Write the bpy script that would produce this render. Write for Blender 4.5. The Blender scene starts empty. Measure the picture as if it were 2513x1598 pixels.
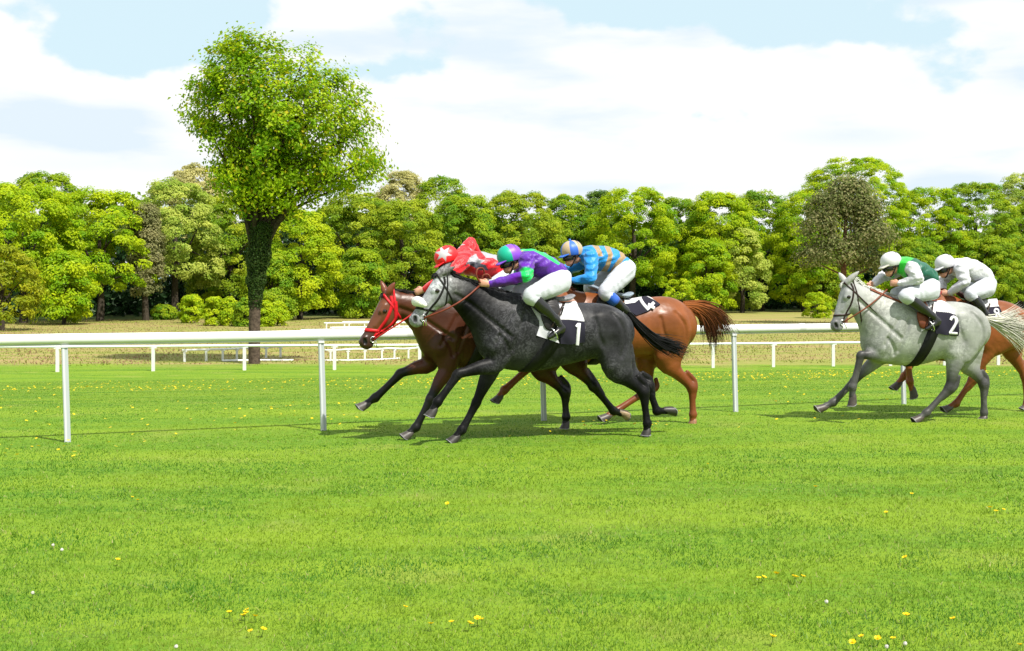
import bpy, math, random
import numpy as np
from mathutils import Vector, Matrix

R = math.radians
scene = bpy.context.scene
COL = scene.collection
RNG = np.random.default_rng(7)

# ------------------------------------------------------------------ camera
F, UC, VH, CAMH = 3131.0, 1256.5, 704.4, 1.7      # focal length / optical centre / horizon, in photograph pixels
cam_d = bpy.data.cameras.new("camera")
cam = bpy.data.objects.new("camera", cam_d)
COL.objects.link(cam)
cam.location = (0, 0, CAMH)
cam.rotation_euler = (R(90), 0, 0)
cam_d.sensor_width = 36.0
cam_d.lens = 36.0 * F / 2513.0
cam_d.shift_y = -(799.0 - VH) / 2513.0
cam_d.clip_start = 0.1
cam_d.clip_end = 20000
scene.camera = cam

# ------------------------------------------------------------------ sun, sky, exposure
SUN_EL, SUN_AZ = R(55), R(136)      # azimuth clockwise from +Y (camera looks along +Y)
sun_d = bpy.data.lights.new("sun", 'SUN')
sun = bpy.data.objects.new("sun", sun_d)
COL.objects.link(sun)
sun_d.energy = 5.0
sun_d.angle = R(0.5)
sun_d.color = (1.0, 0.95, 0.86)
sdir = Vector((math.sin(SUN_AZ) * math.cos(SUN_EL), math.cos(SUN_AZ) * math.cos(SUN_EL), math.sin(SUN_EL)))
sun.location = sdir * 200
sun.rotation_euler = sdir.to_track_quat('Z', 'Y').to_euler()

scene.view_settings.view_transform = 'Standard'
scene.view_settings.look = 'None'
scene.view_settings.exposure = 0.6
scene.view_settings.gamma = 1.0
scene.view_settings.use_curve_mapping = False

world = bpy.data.worlds.new("World")
scene.world = world
world.use_nodes = True


class NT:
    """tiny helper to write node trees"""
    def __init__(self, tree):
        self.t = tree
        tree.nodes.clear()

    def n(self, kind, ins=None, **props):
        nd = self.t.nodes.new(kind)
        for k, v in props.items():
            setattr(nd, k, v)
        for k, v in (ins or {}).items():
            s = nd.inputs[k]
            if isinstance(v, bpy.types.NodeSocket):
                self.t.links.new(v, s)
            else:
                if isinstance(v, (tuple, list)) and s.type == 'RGBA' and len(v) == 3:
                    v = (*v, 1.0)
                s.default_value = v
        return nd

    def math(self, op, a, b=0.0, clamp=False):
        return self.n('ShaderNodeMath', {0: a, 1: b}, operation=op, use_clamp=clamp).outputs[0]

    def mix(self, f, a, b, blend='MIX'):
        nd = self.n('ShaderNodeMix', data_type='RGBA', blend_type=blend)
        for s, v in ((nd.inputs[0], f), (nd.inputs[6], a), (nd.inputs[7], b)):
            if isinstance(v, bpy.types.NodeSocket):
                self.t.links.new(v, s)
            else:
                s.default_value = (*v, 1.0) if isinstance(v, (tuple, list)) and len(v) == 3 else v
        return nd.outputs[2]

    def rng(self, v, a, b, c=0.0, d=1.0, smooth=True):
        return self.n('ShaderNodeMapRange', {0: v, 1: a, 2: b, 3: c, 4: d},
                      interpolation_type='SMOOTHSTEP' if smooth else 'LINEAR').outputs[0]

    def noise(self, vec, scale, detail=4.0, rough=0.55, dist=0.0, col=False):
        nd = self.n('ShaderNodeTexNoise', {'Vector': vec, 'Scale': scale, 'Detail': detail, 'Roughness': rough, 'Distortion': dist})
        return nd.outputs[1 if col else 0]


def build_world():
    w = NT(world.node_tree)
    sky = w.n('ShaderNodeTexSky', sky_type='NISHITA', sun_disc=False, sun_elevation=SUN_EL, sun_rotation=SUN_AZ,
              air_density=1.0, dust_density=1.0, ozone_density=1.2).outputs[0]
    d = w.n('ShaderNodeTexCoord').outputs['Generated']
    sx = w.n('ShaderNodeSeparateXYZ', {0: d})
    x, y, z = sx.outputs
    # flat-bottomed cumulus: direction noise squeezed vertically
    v1 = w.n('ShaderNodeMapping', {'Vector': d, 'Scale': (1.0, 1.0, 1.7), 'Location': (0.31, 0.12, 0.17)}).outputs[0]
    n1 = w.noise(v1, 7.5, 9.0, 0.48, 0.0)
    n2 = w.noise(v1, 2.1, 3.0, 0.5)
    n3 = w.noise(v1, 22.0, 5.0, 0.55)
    dens = w.math('ADD', w.math('ADD', w.math('MULTIPLY', n1, 1.05), w.math('MULTIPLY', n2, 0.35)), w.math('MULTIPLY', n3, .16))
    dens = w.math('SUBTRACT', dens, 0.275)

    def blob(dx, dz, rx, rz, amt):      # a gap (amt<0) or bank (amt>0) of cloud round one direction
        a = w.math('DIVIDE', w.math('SUBTRACT', w.math('DIVIDE', x, w.math('MAXIMUM', y, 0.05)), dx), rx)
        b = w.math('DIVIDE', w.math('SUBTRACT', w.math('DIVIDE', z, w.math('MAXIMUM', y, 0.05)), dz), rz)
        r2 = w.math('ADD', w.math('MULTIPLY', a, a), w.math('MULTIPLY', b, b))
        return w.math('MULTIPLY', w.math('EXPONENT', w.math('MULTIPLY', r2, -1.0)), amt)
    for args in ((-0.275, 0.210, 0.080, 0.040, -0.30), (0.165, 0.234, 0.110, 0.034, -0.36),
                 (-0.095, 0.165, 0.05, 0.02, -0.16), (0.14, 0.135, 0.08, 0.014, -0.09),
                 (0.02, 0.185, 0.08, 0.05, 0.12), (0.37, 0.21, 0.08, 0.06, 0.22), (-0.40, 0.17, 0.08, 0.05, 0.12),
                 (0.0, 0.09, 0.6, 0.06, 0.10)):
        dens = w.math('ADD', dens, blob(*args))
    mask = w.rng(dens, 0.375, 0.455)
    v2 = w.n('ShaderNodeMapping', {'Vector': d, 'Scale': (1.0, 1.0, 4.5), 'Location': (0.9, 0.4, 0.2)}).outputs[0]
    sh = w.rng(w.noise(v2, 5.5, 6.0, 0.5), 0.46, 0.70)
    for args in ((-0.36, 0.125, 0.10, 0.020, .55), (0.37, 0.165, 0.085, 0.016, .8), (0.27, 0.118, 0.08, 0.010, .5), (-0.2, 0.095, 0.2, 0.008, .45), (0.05, 0.165, 0.07, 0.008, .4), (0.1, 0.078, 0.3, 0.006, .4)):
        sh = w.math('ADD', sh, w.math('MULTIPLY', blob(*args), w.rng(n1, .30, .62, .2, 1.2)), clamp=True)
    cloud = w.mix(sh, (0.80, 0.80, 0.79), (0.60, 0.685, 0.75))
    blue = w.mix(0.88, w.mix(1.0, sky, (0.07, 0.07, 0.07), 'MULTIPLY'), (0.57, 0.725, 0.79))
    out = w.mix(mask, blue, cloud)
    bg1 = w.n('ShaderNodeBackground', {'Color': out, 'Strength': 0.88})
    w.n('ShaderNodeOutputWorld', {'Surface': bg1.outputs[0]})


build_world()

# ------------------------------------------------------------------ helpers
def lab(o, label=None, cat=None, group=None, kind=None):
    for k, v in (("label", label), ("category", cat), ("group", group), ("kind", kind)):
        if v:
            o[k] = v
    return o


def empty(name, loc, rz=0.0, **kw):
    o = bpy.data.objects.new(name, None)
    o.empty_display_size = 0.2
    COL.objects.link(o)
    o.location = loc
    o.rotation_euler = (0, 0, rz)
    return lab(o, **kw)


def mesh_data(name, V, faces, cols=None, smooth=True, fmat=None):
    """faces: array (n,3)/(n,4) or list of such arrays"""
    me = bpy.data.meshes.new(name)
    V = np.asarray(V, np.float32)
    if isinstance(faces, np.ndarray):
        faces = [faces]
    faces = [np.asarray(f, np.int32) for f in faces if len(f)]
    nl = sum(f.size for f in faces)
    nf = sum(len(f) for f in faces)
    me.vertices.add(len(V))
    me.vertices.foreach_set("co", V.ravel())
    me.loops.add(nl)
    me.loops.foreach_set("vertex_index", np.concatenate([f.ravel() for f in faces]))
    me.polygons.add(nf)
    tot = np.concatenate([np.full(len(f), f.shape[1], np.int32) for f in faces])
    st = np.concatenate([[0], np.cumsum(tot)[:-1]]).astype(np.int32)
    me.polygons.foreach_set("loop_start", st)
    me.polygons.foreach_set("use_smooth", np.full(nf, smooth))
    if fmat is not None:
        me.polygons.foreach_set("material_index", np.asarray(fmat, np.int32))
    if cols is not None:
        at = me.color_attributes.new("Col", 'FLOAT_COLOR', 'POINT')
        c = np.ones((len(V), 4), np.float32)
        c[:, :3] = cols
        at.data.foreach_set("color", c.ravel())
    me.update(calc_edges=True)
    me.validate()
    return me


def obj(name, me, mat=None, parent=None, **kw):
    o = bpy.data.objects.new(name, me)
    COL.objects.link(o)
    if mat is not None and not me.materials:
        for m in (mat if isinstance(mat, (list, tuple)) else [mat]):
            me.materials.append(m)
    if parent is not None:
        o.parent = parent
    return lab(o, **kw)


class MB:
    """collects simple shapes into one mesh"""
    def __init__(self):
        self.V, self.Q, self.T, self.C, self.n = [], [], [], [], 0

    def add(self, V, F, col=(1, 1, 1)):
        V = np.asarray(V, float).reshape(-1, 3)
        F = np.asarray(F, int)
        (self.Q if F.shape[1] == 4 else self.T).append(F + self.n)
        self.V.append(V)
        c = np.asarray(col, float)
        self.C.append(np.broadcast_to(c, (len(V), 3)))
        self.n += len(V)

    def box(self, c, s, rz=0.0, col=(1, 1, 1)):
        x, y, z = [v / 2 for v in s]
        P = np.array([(-x, -y, -z), (x, -y, -z), (x, y, -z), (-x, y, -z), (-x, -y, z), (x, -y, z), (x, y, z), (-x, y, z)])
        ca, sa = math.cos(rz), math.sin(rz)
        P = P @ np.array([[ca, sa, 0], [-sa, ca, 0], [0, 0, 1]]) + np.asarray(c)
        self.add(P, [(0, 3, 2, 1), (4, 5, 6, 7), (0, 1, 5, 4), (1, 2, 6, 5), (2, 3, 7, 6), (3, 0, 4, 7)], col)

    def tube(self, pts, rad, n=8, col=(1, 1, 1), cap=True, flat=None):
        """tube along pts; rad scalar or list; flat=(dir, factor) squashes the section along dir"""
        P = np.asarray(pts, float)
        m = len(P)
        r = np.broadcast_to(np.asarray(rad, float), (m,))
        T = np.gradient(P, axis=0)
        T /= np.linalg.norm(T, axis=1)[:, None] + 1e-9
        ref = np.array([0, 0, 1.0]) if abs(T[:, 2]).mean() < 0.8 else np.array([1.0, 0, 0])
        A = np.cross(T, ref)
        A /= np.linalg.norm(A, axis=1)[:, None] + 1e-9
        B = np.cross(A, T)
        th = np.linspace(0, 2 * np.pi, n, endpoint=False)
        ring = (A[:, None] * np.cos(th)[None, :, None] + B[:, None] * np.sin(th)[None, :, None]) * r[:, None, None]
        V = (P[:, None] + ring).reshape(-1, 3)
        i = np.arange(m - 1)[:, None] * n
        j = np.arange(n)[None]
        k = (j + 1) % n
        F = np.stack([i + j, i + k, i + n + k, i + n + j], -1).reshape(-1, 4)
        c = np.asarray(col, float)
        if c.ndim == 2:
            c = np.repeat(c, n, 0)
        base = self.n
        self.add(V, F, c)
        if cap:
            e = np.array([P[0], P[-1]])
            self.add(e, np.array([[0, 0, 0]])[:0].reshape(0, 3), c if c.ndim == 1 else c[[0, -1]])
            j = np.arange(n)
            k = (j + 1) % n
            o = (m - 1) * n
            self.T.append(np.stack([np.full(n, base + m * n), base + k, base + j], -1))
            self.T.append(np.stack([np.full(n, base + m * n + 1), base + o + j, base + o + k], -1))

    def build(self, name, mat, parent=None, smooth=True, **kw):
        fs = []
        if self.Q:
            fs.append(np.concatenate(self.Q))
        T = [t for t in self.T if len(t)]
        if T:
            fs.append(np.concatenate(T))
        me = mesh_data(name, np.concatenate(self.V), fs, np.concatenate(self.C), smooth)
        return obj(name, me, mat, parent, **kw)


def vnoise(x, y, seed=0):
    """smooth 2-D value noise in 0..1"""
    x = np.asarray(x, float); y = np.asarray(y, float)
    xi, yi = np.floor(x).astype(np.int64), np.floor(y).astype(np.int64)
    fx, fy = x - xi, y - yi
    fx, fy = fx * fx * (3 - 2 * fx), fy * fy * (3 - 2 * fy)

    def h(a, b):
        n = (a * 374761393 + b * 668265263 + seed * 974711) & 0x7fffffff
        n = ((n ^ (n >> 13)) * 1274126177) & 0x7fffffff
        return ((n ^ (n >> 16)) & 0xffff) / 65535.0
    return (h(xi, yi) * (1 - fx) + h(xi + 1, yi) * fx) * (1 - fy) + (h(xi, yi + 1) * (1 - fx) + h(xi + 1, yi + 1) * fx) * fy


def fbm(x, y, seed=0, o=3):
    s, a, t = 0, 1.0, 0
    for i in range(o):
        s = s + a * vnoise(x * 2 ** i, y * 2 ** i, seed + i * 17)
        t += a
        a *= 0.55
    return s / t


# ------------------------------------------------------------------ materials
def mat_col(name, rough=0.6, spec=0.3, trans=0.0, noise=None, bump=None, tint=None, sheen=0.0, dapple=None, coat=0.0):
    """colour from the mesh's own 'Col' attribute, broken up by procedural noise"""
    m = bpy.data.materials.new(name)
    m.use_nodes = True
    t = NT(m.node_tree)
    col = t.n('ShaderNodeAttribute', attribute_name='Col').outputs[0]
    co = t.n('ShaderNodeTexCoord').outputs['Object']
    if noise:                                   # (scale, low, high)
        f = t.rng(t.noise(co, noise[0], 4), 0.3, 0.7, noise[1], noise[2])
        col = t.mix(1.0, col, t.n('ShaderNodeCombineXYZ', {0: f, 1: f, 2: f}).outputs[0], 'MULTIPLY')
    if dapple:                                  # (scale, strength, colour)
        v = t.n('ShaderNodeTexVoronoi', {'Vector': t.n('ShaderNodeVectorMath', {0: co, 1: t.noise(co, 5, 3, col=True)}, operation='ADD').outputs[0],
                                         'Scale': dapple[0], 'Randomness': 1.0}, feature='SMOOTH_F1')
        f = t.math('MULTIPLY', t.rng(v.outputs[0], 0.10, 0.60, 1.0, 0.0), t.rng(t.noise(co, 2.6, 2), 0.38, 0.62, 0.1, dapple[1]))
        col = t.mix(f, col, t.mix(1.0, col, (dapple[2],) * 3, 'MULTIPLY'))
    b = t.n('ShaderNodeBsdfPrincipled', {'Base Color': col, 'Roughness': rough, 'Specular IOR Level': spec})
    if sheen:
        b.inputs['Sheen Weight'].default_value = sheen
    if coat:
        b.inputs['Coat Weight'].default_value = coat
        b.inputs['Coat Roughness'].default_value = 0.15
    if bump:                                    # (scale, strength, stretch)
        mp = t.n('ShaderNodeMapping', {'Vector': co, 'Scale': bump[2]}).outputs[0]
        bn = t.n('ShaderNodeBump', {'Height': t.noise(mp, bump[0], 3), 'Strength': bump[1], 'Distance': 0.02})
        t.t.links.new(bn.outputs[0], b.inputs['Normal'])
    sh = b.outputs[0]
    if trans:
        tr = t.n('ShaderNodeBsdfTranslucent', {'Color': col})
        sh = t.n('ShaderNodeMixShader', {0: trans, 1: sh, 2: tr.outputs[0]}).outputs[0]
    t.n('ShaderNodeOutputMaterial', {'Surface': sh})
    return m


# photograph-pixel lookups used when measuring (each is one enlarged crop of the photograph)
def Z1(x, y): return (840 + x * .2090, 560 + y * .2090)
def Z2(x, y): return (1240 + x * .23256, 560 + y * .23256)
def Z3(x, y): return (840 + x * .37375, 840 + y * .37375)
def Z4(x, y): return (1980 + x * .22135, 580 + y * .22135)
def Z5(x, y): return (1980 + x * .22135, 800 + y * .22135)
def DD(x, y): return (x * 1.0436, y * 1.0436)

# ------------------------------------------------------------------ signed-distance modelling of bodies
def catmull(P, sub):
    P = np.asarray(P, float)
    if len(P) < 3 or sub <= 1:
        return P
    Q = np.vstack([2 * P[0] - P[1], P, 2 * P[-1] - P[-2]])
    out = []
    for i in range(1, len(Q) - 2):
        p0, p1, p2, p3 = Q[i - 1:i + 3]
        for s in range(sub):
            t = s / sub
            out.append(0.5 * (2 * p1 + (p2 - p0) * t + (2 * p0 - 5 * p1 + 4 * p2 - p3) * t * t + (3 * p1 - p0 - 3 * p2 + p3) * t ** 3))
    out.append(P[-1])
    return np.array(out)


class Field:
    def __init__(self, lo, hi, h):
        self.lo = np.asarray(lo, float)
        self.h = h
        self.n = np.ceil((np.asarray(hi, float) - self.lo) / h).astype(int) + 1
        self.D = np.full(self.n, 0.5, np.float32)
        self.C = np.zeros((*self.n, 3), np.float32)

    def box(self, lo, hi):
        i0 = np.clip(np.floor((np.asarray(lo) - self.lo) / self.h).astype(int), 0, self.n)
        i1 = np.clip(np.ceil((np.asarray(hi) - self.lo) / self.h).astype(int) + 1, 0, self.n)
        return i0, i1

    def pts(self, i0, i1):
        ax = [(self.lo[k] + np.arange(i0[k], i1[k]) * self.h).astype(np.float32) for k in range(3)]
        return ax[0][:, None, None], ax[1][None, :, None], ax[2][None, None, :]

    def chain(self, P, r, w=None, col=(0, 0, 0), k=0.03, sub=4, lat=(0, 1, 0), mode='add'):
        """smoothly joined elliptical cones along P: r radius in the plane, w radius along lat"""
        P = np.asarray(P, float).reshape(-1, 3)
        m = len(P)
        r = np.broadcast_to(np.asarray(r, float), (m,))
        w = r if w is None else np.broadcast_to(np.asarray(w, float), (m,))
        col = np.asarray(col, float)
        col = np.broadcast_to(col, (m, 3))
        A = catmull(np.hstack([P, r[:, None], w[:, None], col]), sub)
        P, r, w, col = A[:, :3], np.maximum(A[:, 3], .002), np.maximum(A[:, 4], .002), np.clip(A[:, 5:], 0, 1)
        L = np.asarray(lat, float)
        L = (L / np.linalg.norm(L)).astype(np.float32)
        mx = np.maximum(r, w)
        mg = max(k * 1.3, 3 * self.h)
        i0, i1 = self.box((P - mx[:, None]).min(0) - mg, (P + mx[:, None]).max(0) + mg)
        if (i1 <= i0).any():
            return
        sh = tuple(i1 - i0)
        D = np.full(sh, 0.5, np.float32)
        C = np.zeros((*sh, 3), np.float32)
        C[:] = col.mean(0)
        for s in range(max(1, len(P) - 1)):
            e = min(s + 1, len(P) - 1)
            a, b = P[s], P[e]
            rr = max(mx[s], mx[e])
            j0, j1 = self.box(np.minimum(a, b) - rr - mg, np.maximum(a, b) + rr + mg)
            j0, j1 = np.maximum(j0, i0), np.minimum(j1, i1)
            if (j1 <= j0).any():
                continue
            X, Y, Z = self.pts(j0, j1)
            d = b - a
            dd = float(d @ d)
            if dd > 1e-12:
                t = np.clip(((X - a[0]) * d[0] + (Y - a[1]) * d[1] + (Z - a[2]) * d[2]) / dd, 0, 1).astype(np.float32)
            else:
                t = np.zeros(tuple(j1 - j0), np.float32)
            qx, qy, qz = X - (a[0] + t * d[0]), Y - (a[1] + t * d[1]), Z - (a[2] + t * d[2])
            q2 = qx * qx + qy * qy + qz * qz
            ql = qx * L[0] + qy * L[1] + qz * L[2]
            ql2 = ql * ql
            qp2 = np.maximum(q2 - ql2, 0)
            r_ = r[s] + t * (r[e] - r[s])
            w_ = w[s] + t * (w[e] - w[s])
            k0 = np.sqrt(qp2 / (r_ * r_) + ql2 / (w_ * w_))
            k1 = np.sqrt(qp2 / r_ ** 4 + ql2 / w_ ** 4) + 1e-6
            dist = np.where(k0 < 1e-3, -np.minimum(r_, w_), k0 * (k0 - 1) / k1).astype(np.float32)
            sl = tuple(slice(j0[q] - i0[q], j1[q] - i0[q]) for q in range(3))
            sub_ = D[sl]
            upd = dist < sub_
            D[sl] = np.where(upd, dist, sub_)
            cc = col[s] + t[..., None] * (col[e] - col[s])
            C[sl] = np.where(upd[..., None], cc, C[sl])
        S = tuple(slice(i0[q], i1[q]) for q in range(3))
        if mode == 'add':
            h = np.clip(0.5 + 0.5 * (self.D[S] - D) / k, 0, 1)
            self.C[S] = self.C[S] * (1 - h[..., None]) + C * h[..., None]
            self.D[S] = self.D[S] * (1 - h) + D * h - k * h * (1 - h)
        else:                                   # smooth subtraction
            h = np.clip(0.5 - 0.5 * (self.D[S] + D) / k, 0, 1)
            if mode == 'cutc':
                self.C[S] = self.C[S] * (1 - h[..., None]) + C * h[..., None]
            self.D[S] = self.D[S] * (1 - h) - D * h + k * h * (1 - h)

    def clip(self, c, nrm):
        """keep the side of the plane that nrm points away from"""
        X, Y, Z = self.pts(np.zeros(3, int), self.n)
        pl = ((X - c[0]) * nrm[0] + (Y - c[1]) * nrm[1] + (Z - c[2]) * nrm[2]).astype(np.float32)
        self.D = np.maximum(self.D, pl)

    def sample(self, p, arr=None):
        arr = self.D if arr is None else arr
        g = (np.asarray(p, float) - self.lo) / self.h
        out = ((g < 0) | (g > self.n - 1.001)).any(-1)
        g = np.clip(g, 0, self.n - 1.002)
        i = g.astype(int)
        f = g - i
        r = 0
        for a in (0, 1):
            for b in (0, 1):
                for c in (0, 1):
                    wt = (f[..., 0] if a else 1 - f[..., 0]) * (f[..., 1] if b else 1 - f[..., 1]) * (f[..., 2] if c else 1 - f[..., 2])
                    v = arr[i[..., 0] + a, i[..., 1] + b, i[..., 2] + c]
                    r = r + (wt[..., None] if v.ndim > wt.ndim else wt) * v
        if arr is self.D:
            r = np.where(out, 0.5, r)
        return r

    def normal(self, p):
        e = self.h
        g = np.stack([self.sample(p + np.eye(3)[k] * e) - self.sample(p - np.eye(3)[k] * e) for k in range(3)], -1)
        return g / (np.linalg.norm(g, axis=-1)[..., None] + 1e-9)

    def cast(self, o, d, tmax, t0=0.0, out=False):
        """first hit along rays (out=True: first way out); returns points, hit mask"""
        o = np.atleast_2d(np.asarray(o, float))
        d = np.broadcast_to(np.asarray(d, float), o.shape)
        ts = np.arange(t0, tmax, self.h * 0.6)
        v = self.sample(o[:, None] + d[:, None] * ts[None, :, None])
        if out:
            v = -v
        s = (v[:, 1:] < 0) & (v[:, :-1] >= 0) if not out else (v[:, 1:] <= 0) & (v[:, :-1] > 0)
        hit = s.any(1)
        i = s.argmax(1)
        r = np.arange(len(o))
        va, vb = v[r, i], v[r, i + 1]
        t = ts[i] + (ts[1] - ts[0]) * va / (va - vb + 1e-12)
        t = np.where(hit, t, 0)
        return o + d * t[:, None], hit

    def mesh(self):
        D = self.D
        n = np.array(D.shape)
        S = D < 0
        c = [S[a:n[0] - 1 + a, b:n[1] - 1 + b, e:n[2] - 1 + e] for a in (0, 1) for b in (0, 1) for e in (0, 1)]
        cnt = sum(x.astype(np.int8) for x in c)
        act = (cnt > 0) & (cnt < 8)
        I = np.argwhere(act)
        idx = np.full(act.shape, -1, np.int64)
        idx[tuple(I.T)] = np.arange(len(I))
        acc = np.zeros((len(I), 3))
        num = np.zeros(len(I))
        offs = np.array([(a, b, e) for a in (0, 1) for b in (0, 1) for e in (0, 1)])
        vals = np.stack([D[I[:, 0] + o[0], I[:, 1] + o[1], I[:, 2] + o[2]] for o in offs], 1).astype(float)
        for p in range(8):
            for q in range(p + 1, 8):
                if np.abs(offs[p] - offs[q]).sum() != 1:
                    continue
                x = (vals[:, p] < 0) != (vals[:, q] < 0)
                t = vals[:, p] / (vals[:, p] - vals[:, q] + 1e-12)
                pos = offs[p] + t[:, None] * (offs[q] - offs[p])
                acc[x] += pos[x]
                num[x] += 1
        V = (I + acc / num[:, None]) * self.h + self.lo
        faces = []
        for ax in range(3):
            o1, o2 = [(1, 2), (2, 0), (0, 1)][ax]
            lo = [slice(None)] * 3
            hi = [slice(None)] * 3
            lo[ax] = slice(0, n[ax] - 1)
            hi[ax] = slice(1, n[ax])
            a, b = S[tuple(lo)], S[tuple(hi)]
            X = np.argwhere(a != b)
            X = X[((X[:, o1] > 0) & (X[:, o2] > 0) & (X[:, o1] < n[o1] - 1) & (X[:, o2] < n[o2] - 1))]
            e1 = np.eye(3, dtype=int)[o1]
            e2 = np.eye(3, dtype=int)[o2]
            q = [idx[tuple((X - d_).T)] for d_ in (e1 + e2, e2, 0 * e1, e1)]
            f = np.stack(q, 1)
            fl = ~a[tuple(X.T)]
            f[fl] = f[fl][:, ::-1]
            faces.append(f)
        Fc = np.concatenate(faces)
        Fc = Fc[(Fc >= 0).all(1)]
        # one pass of smoothing that keeps the volume
        for lam in (0.5, -0.52):
            s = np.zeros_like(V)
            k = np.zeros(len(V))
            for a, b in ((0, 1), (1, 2), (2, 3), (3, 0)):
                np.add.at(s, Fc[:, a], V[Fc[:, b]]); np.add.at(k, Fc[:, a], 1)
                np.add.at(s, Fc[:, b], V[Fc[:, a]]); np.add.at(k, Fc[:, b], 1)
            V = V + lam * (s / np.maximum(k, 1)[:, None] - V)
        return V, Fc, np.clip(self.sample(V, self.C), 0, 1)


class Frame:
    """a runner's own frame: a = tailward, l = lateral (away from the camera side), z up"""
    def __init__(self, n0, yaw, u0):
        y = R(yaw)
        self.ea = np.array([math.cos(y), math.sin(y), 0])
        self.en = np.array([-math.sin(y), math.cos(y), 0])
        self.n0, self.yaw, self.a0 = n0, y, 0.0
        self.a0 = self.px(u0, VH)[0]
        self.org = self.ea * self.a0 + self.en * n0

    def px(self, u, v, l=0.0):
        tu = (u - UC) / F
        Y = (self.n0 + l) / (self.en[0] * tu + self.en[1])
        X = tu * Y
        return np.array([X * self.ea[0] + Y * self.ea[1] - self.a0, l, CAMH - (v - VH) / F * Y])

    def ppm(self, u, l=0.0):
        tu = (u - UC) / F
        return F / ((self.n0 + l) / (self.en[0] * tu + self.en[1]))

    def ray(self, uv):
        uv = np.atleast_2d(np.asarray(uv, float))
        d = np.stack([(uv[:, 0] - UC) / F, np.ones(len(uv)), -(uv[:, 1] - VH) / F], -1)
        d /= np.linalg.norm(d, axis=1)[:, None]
        M = np.stack([self.ea, self.en, [0, 0, 1]])
        o = M @ (np.array([0, 0, CAMH]) - self.org)
        return np.broadcast_to(o, d.shape), d @ M.T

    def proj(self, P):
        P = np.asarray(P)
        W = self.org + P[:, :1] * self.ea + P[:, 1:2] * self.en + P[:, 2:] * np.array([0, 0, 1.0])
        return np.stack([UC + F * W[:, 0] / W[:, 1], VH - F * (W[:, 2] - CAMH) / W[:, 1]], -1)


def inpoly(p, poly):
    x, y = p[:, 0], p[:, 1]
    r = np.zeros(len(p), bool)
    q = np.asarray(poly, float)
    for i in range(len(q)):
        (x1, y1), (x2, y2) = q[i], q[i - 1]
        c = ((y1 > y) != (y2 > y)) & (x < (x2 - x1) * (y - y1) / (y2 - y1 + 1e-12) + x1)
        r ^= c
    return r


def strip(A, B, nrm_a, nrm_b, th, mb, col, closed=False):
    """a strap: edges A,B lying on a surface, thickness th outward"""
    m = len(A)
    V = np.concatenate([A - nrm_a * .004, A + nrm_a * th, B + nrm_b * th, B - nrm_b * .004])
    i = np.arange(m if closed else m - 1)
    j = (i + 1) % m
    Fq = []
    for a, b in ((0, 1), (1, 2), (2, 3)):
        Fq.append(np.stack([a * m + i, a * m + j, b * m + j, b * m + i], -1))
    mb.add(V, np.concatenate(Fq), col)


def loop_strap(f, mb, c, nrm, width, col, th=0.006, K=56, rmax=0.6):
    c = np.asarray(c, float)
    nrm = np.asarray(nrm, float)
    nrm /= np.linalg.norm(nrm)
    e1 = np.cross(nrm, [0, 1, 0]); e1 /= np.linalg.norm(e1)
    e2 = np.cross(nrm, e1)
    th_ = np.linspace(0, 2 * np.pi, K, endpoint=False)
    d = np.cos(th_)[:, None] * e1 + np.sin(th_)[:, None] * e2
    E = []
    for s in (-.5, .5):
        o = np.broadcast_to(c + nrm * width * s, d.shape)
        p, h = f.cast(o, d, rmax, out=True)
        p = np.where(h[:, None], p, o + d * .05)
        E.append(p)
    strip(E[0], E[1], d, d, th, mb, col, True)
    return E


def side_strap(f, mb, path, width, side, col, th=0.006, sub=6):
    """path of (a,z) points laid on one flank (side -1 near, +1 far)"""
    P = catmull(np.asarray(path, float), sub)
    T = np.gradient(P, axis=0)
    T /= np.linalg.norm(T, axis=1)[:, None] + 1e-9
    N = np.stack([-T[:, 1], T[:, 0]], -1)
    E, NN = [], []
    for s in (-.5, .5):
        q = P + N * width * s
        o = np.stack([q[:, 0], np.full(len(q), .55 * side), q[:, 1]], -1)
        p, h = f.cast(o, np.array([0, -side, 0.0]), .7)
        if h.any() and not h.all():
            p[~h, 1] = np.interp(np.flatnonzero(~h), np.flatnonzero(h), p[h, 1])
        E.append(p)
        NN.append(f.normal(p))
    strip(E[0], E[1], NN[0], NN[1], th, mb, col)
    return (E[0] + E[1]) / 2

# ------------------------------------------------------------------ land
RY = R(23.2)                                    # the running rail's direction
REA, REN = np.array([math.cos(RY), math.sin(RY)]), np.array([-math.sin(RY), math.cos(RY)])


def ss(x, a, b):
    t = np.clip((x - a) / (b - a), 0, 1)
    return t * t * (3 - 2 * t)


def gz(x, y):
    """height of the ground: level course, then a long gentle fall to the heath"""
    x = np.asarray(x, float); y = np.asarray(y, float)
    n = -x * math.sin(RY) * .55 + y * (.45 + .55 * math.cos(RY))
    t = np.clip((n - 16.5) / (52 - 16.5), 0, 1)
    t = np.where(t < .12, t * t / .24, np.where(t > .88, .88 - .0 + (t - .88) - (t - .88) ** 2 / .24, t - .06)) / .88 * 1.0
    t = np.clip(t, 0, 1)
    return -1.85 * t + .30 * ss(n, 70, 150) + 1.5 * ss(n, 300, 900)


def ghit(u, v):
    """ground point seen at a photograph pixel"""
    Y = np.linspace(3, 400, 8000)
    X = (u - UC) / F * Y
    z = CAMH - (v - VH) / F * Y
    i = np.argmax(z < gz(X, Y))
    return np.array([X[i], Y[i], gz(X[i], Y[i])])


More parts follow.
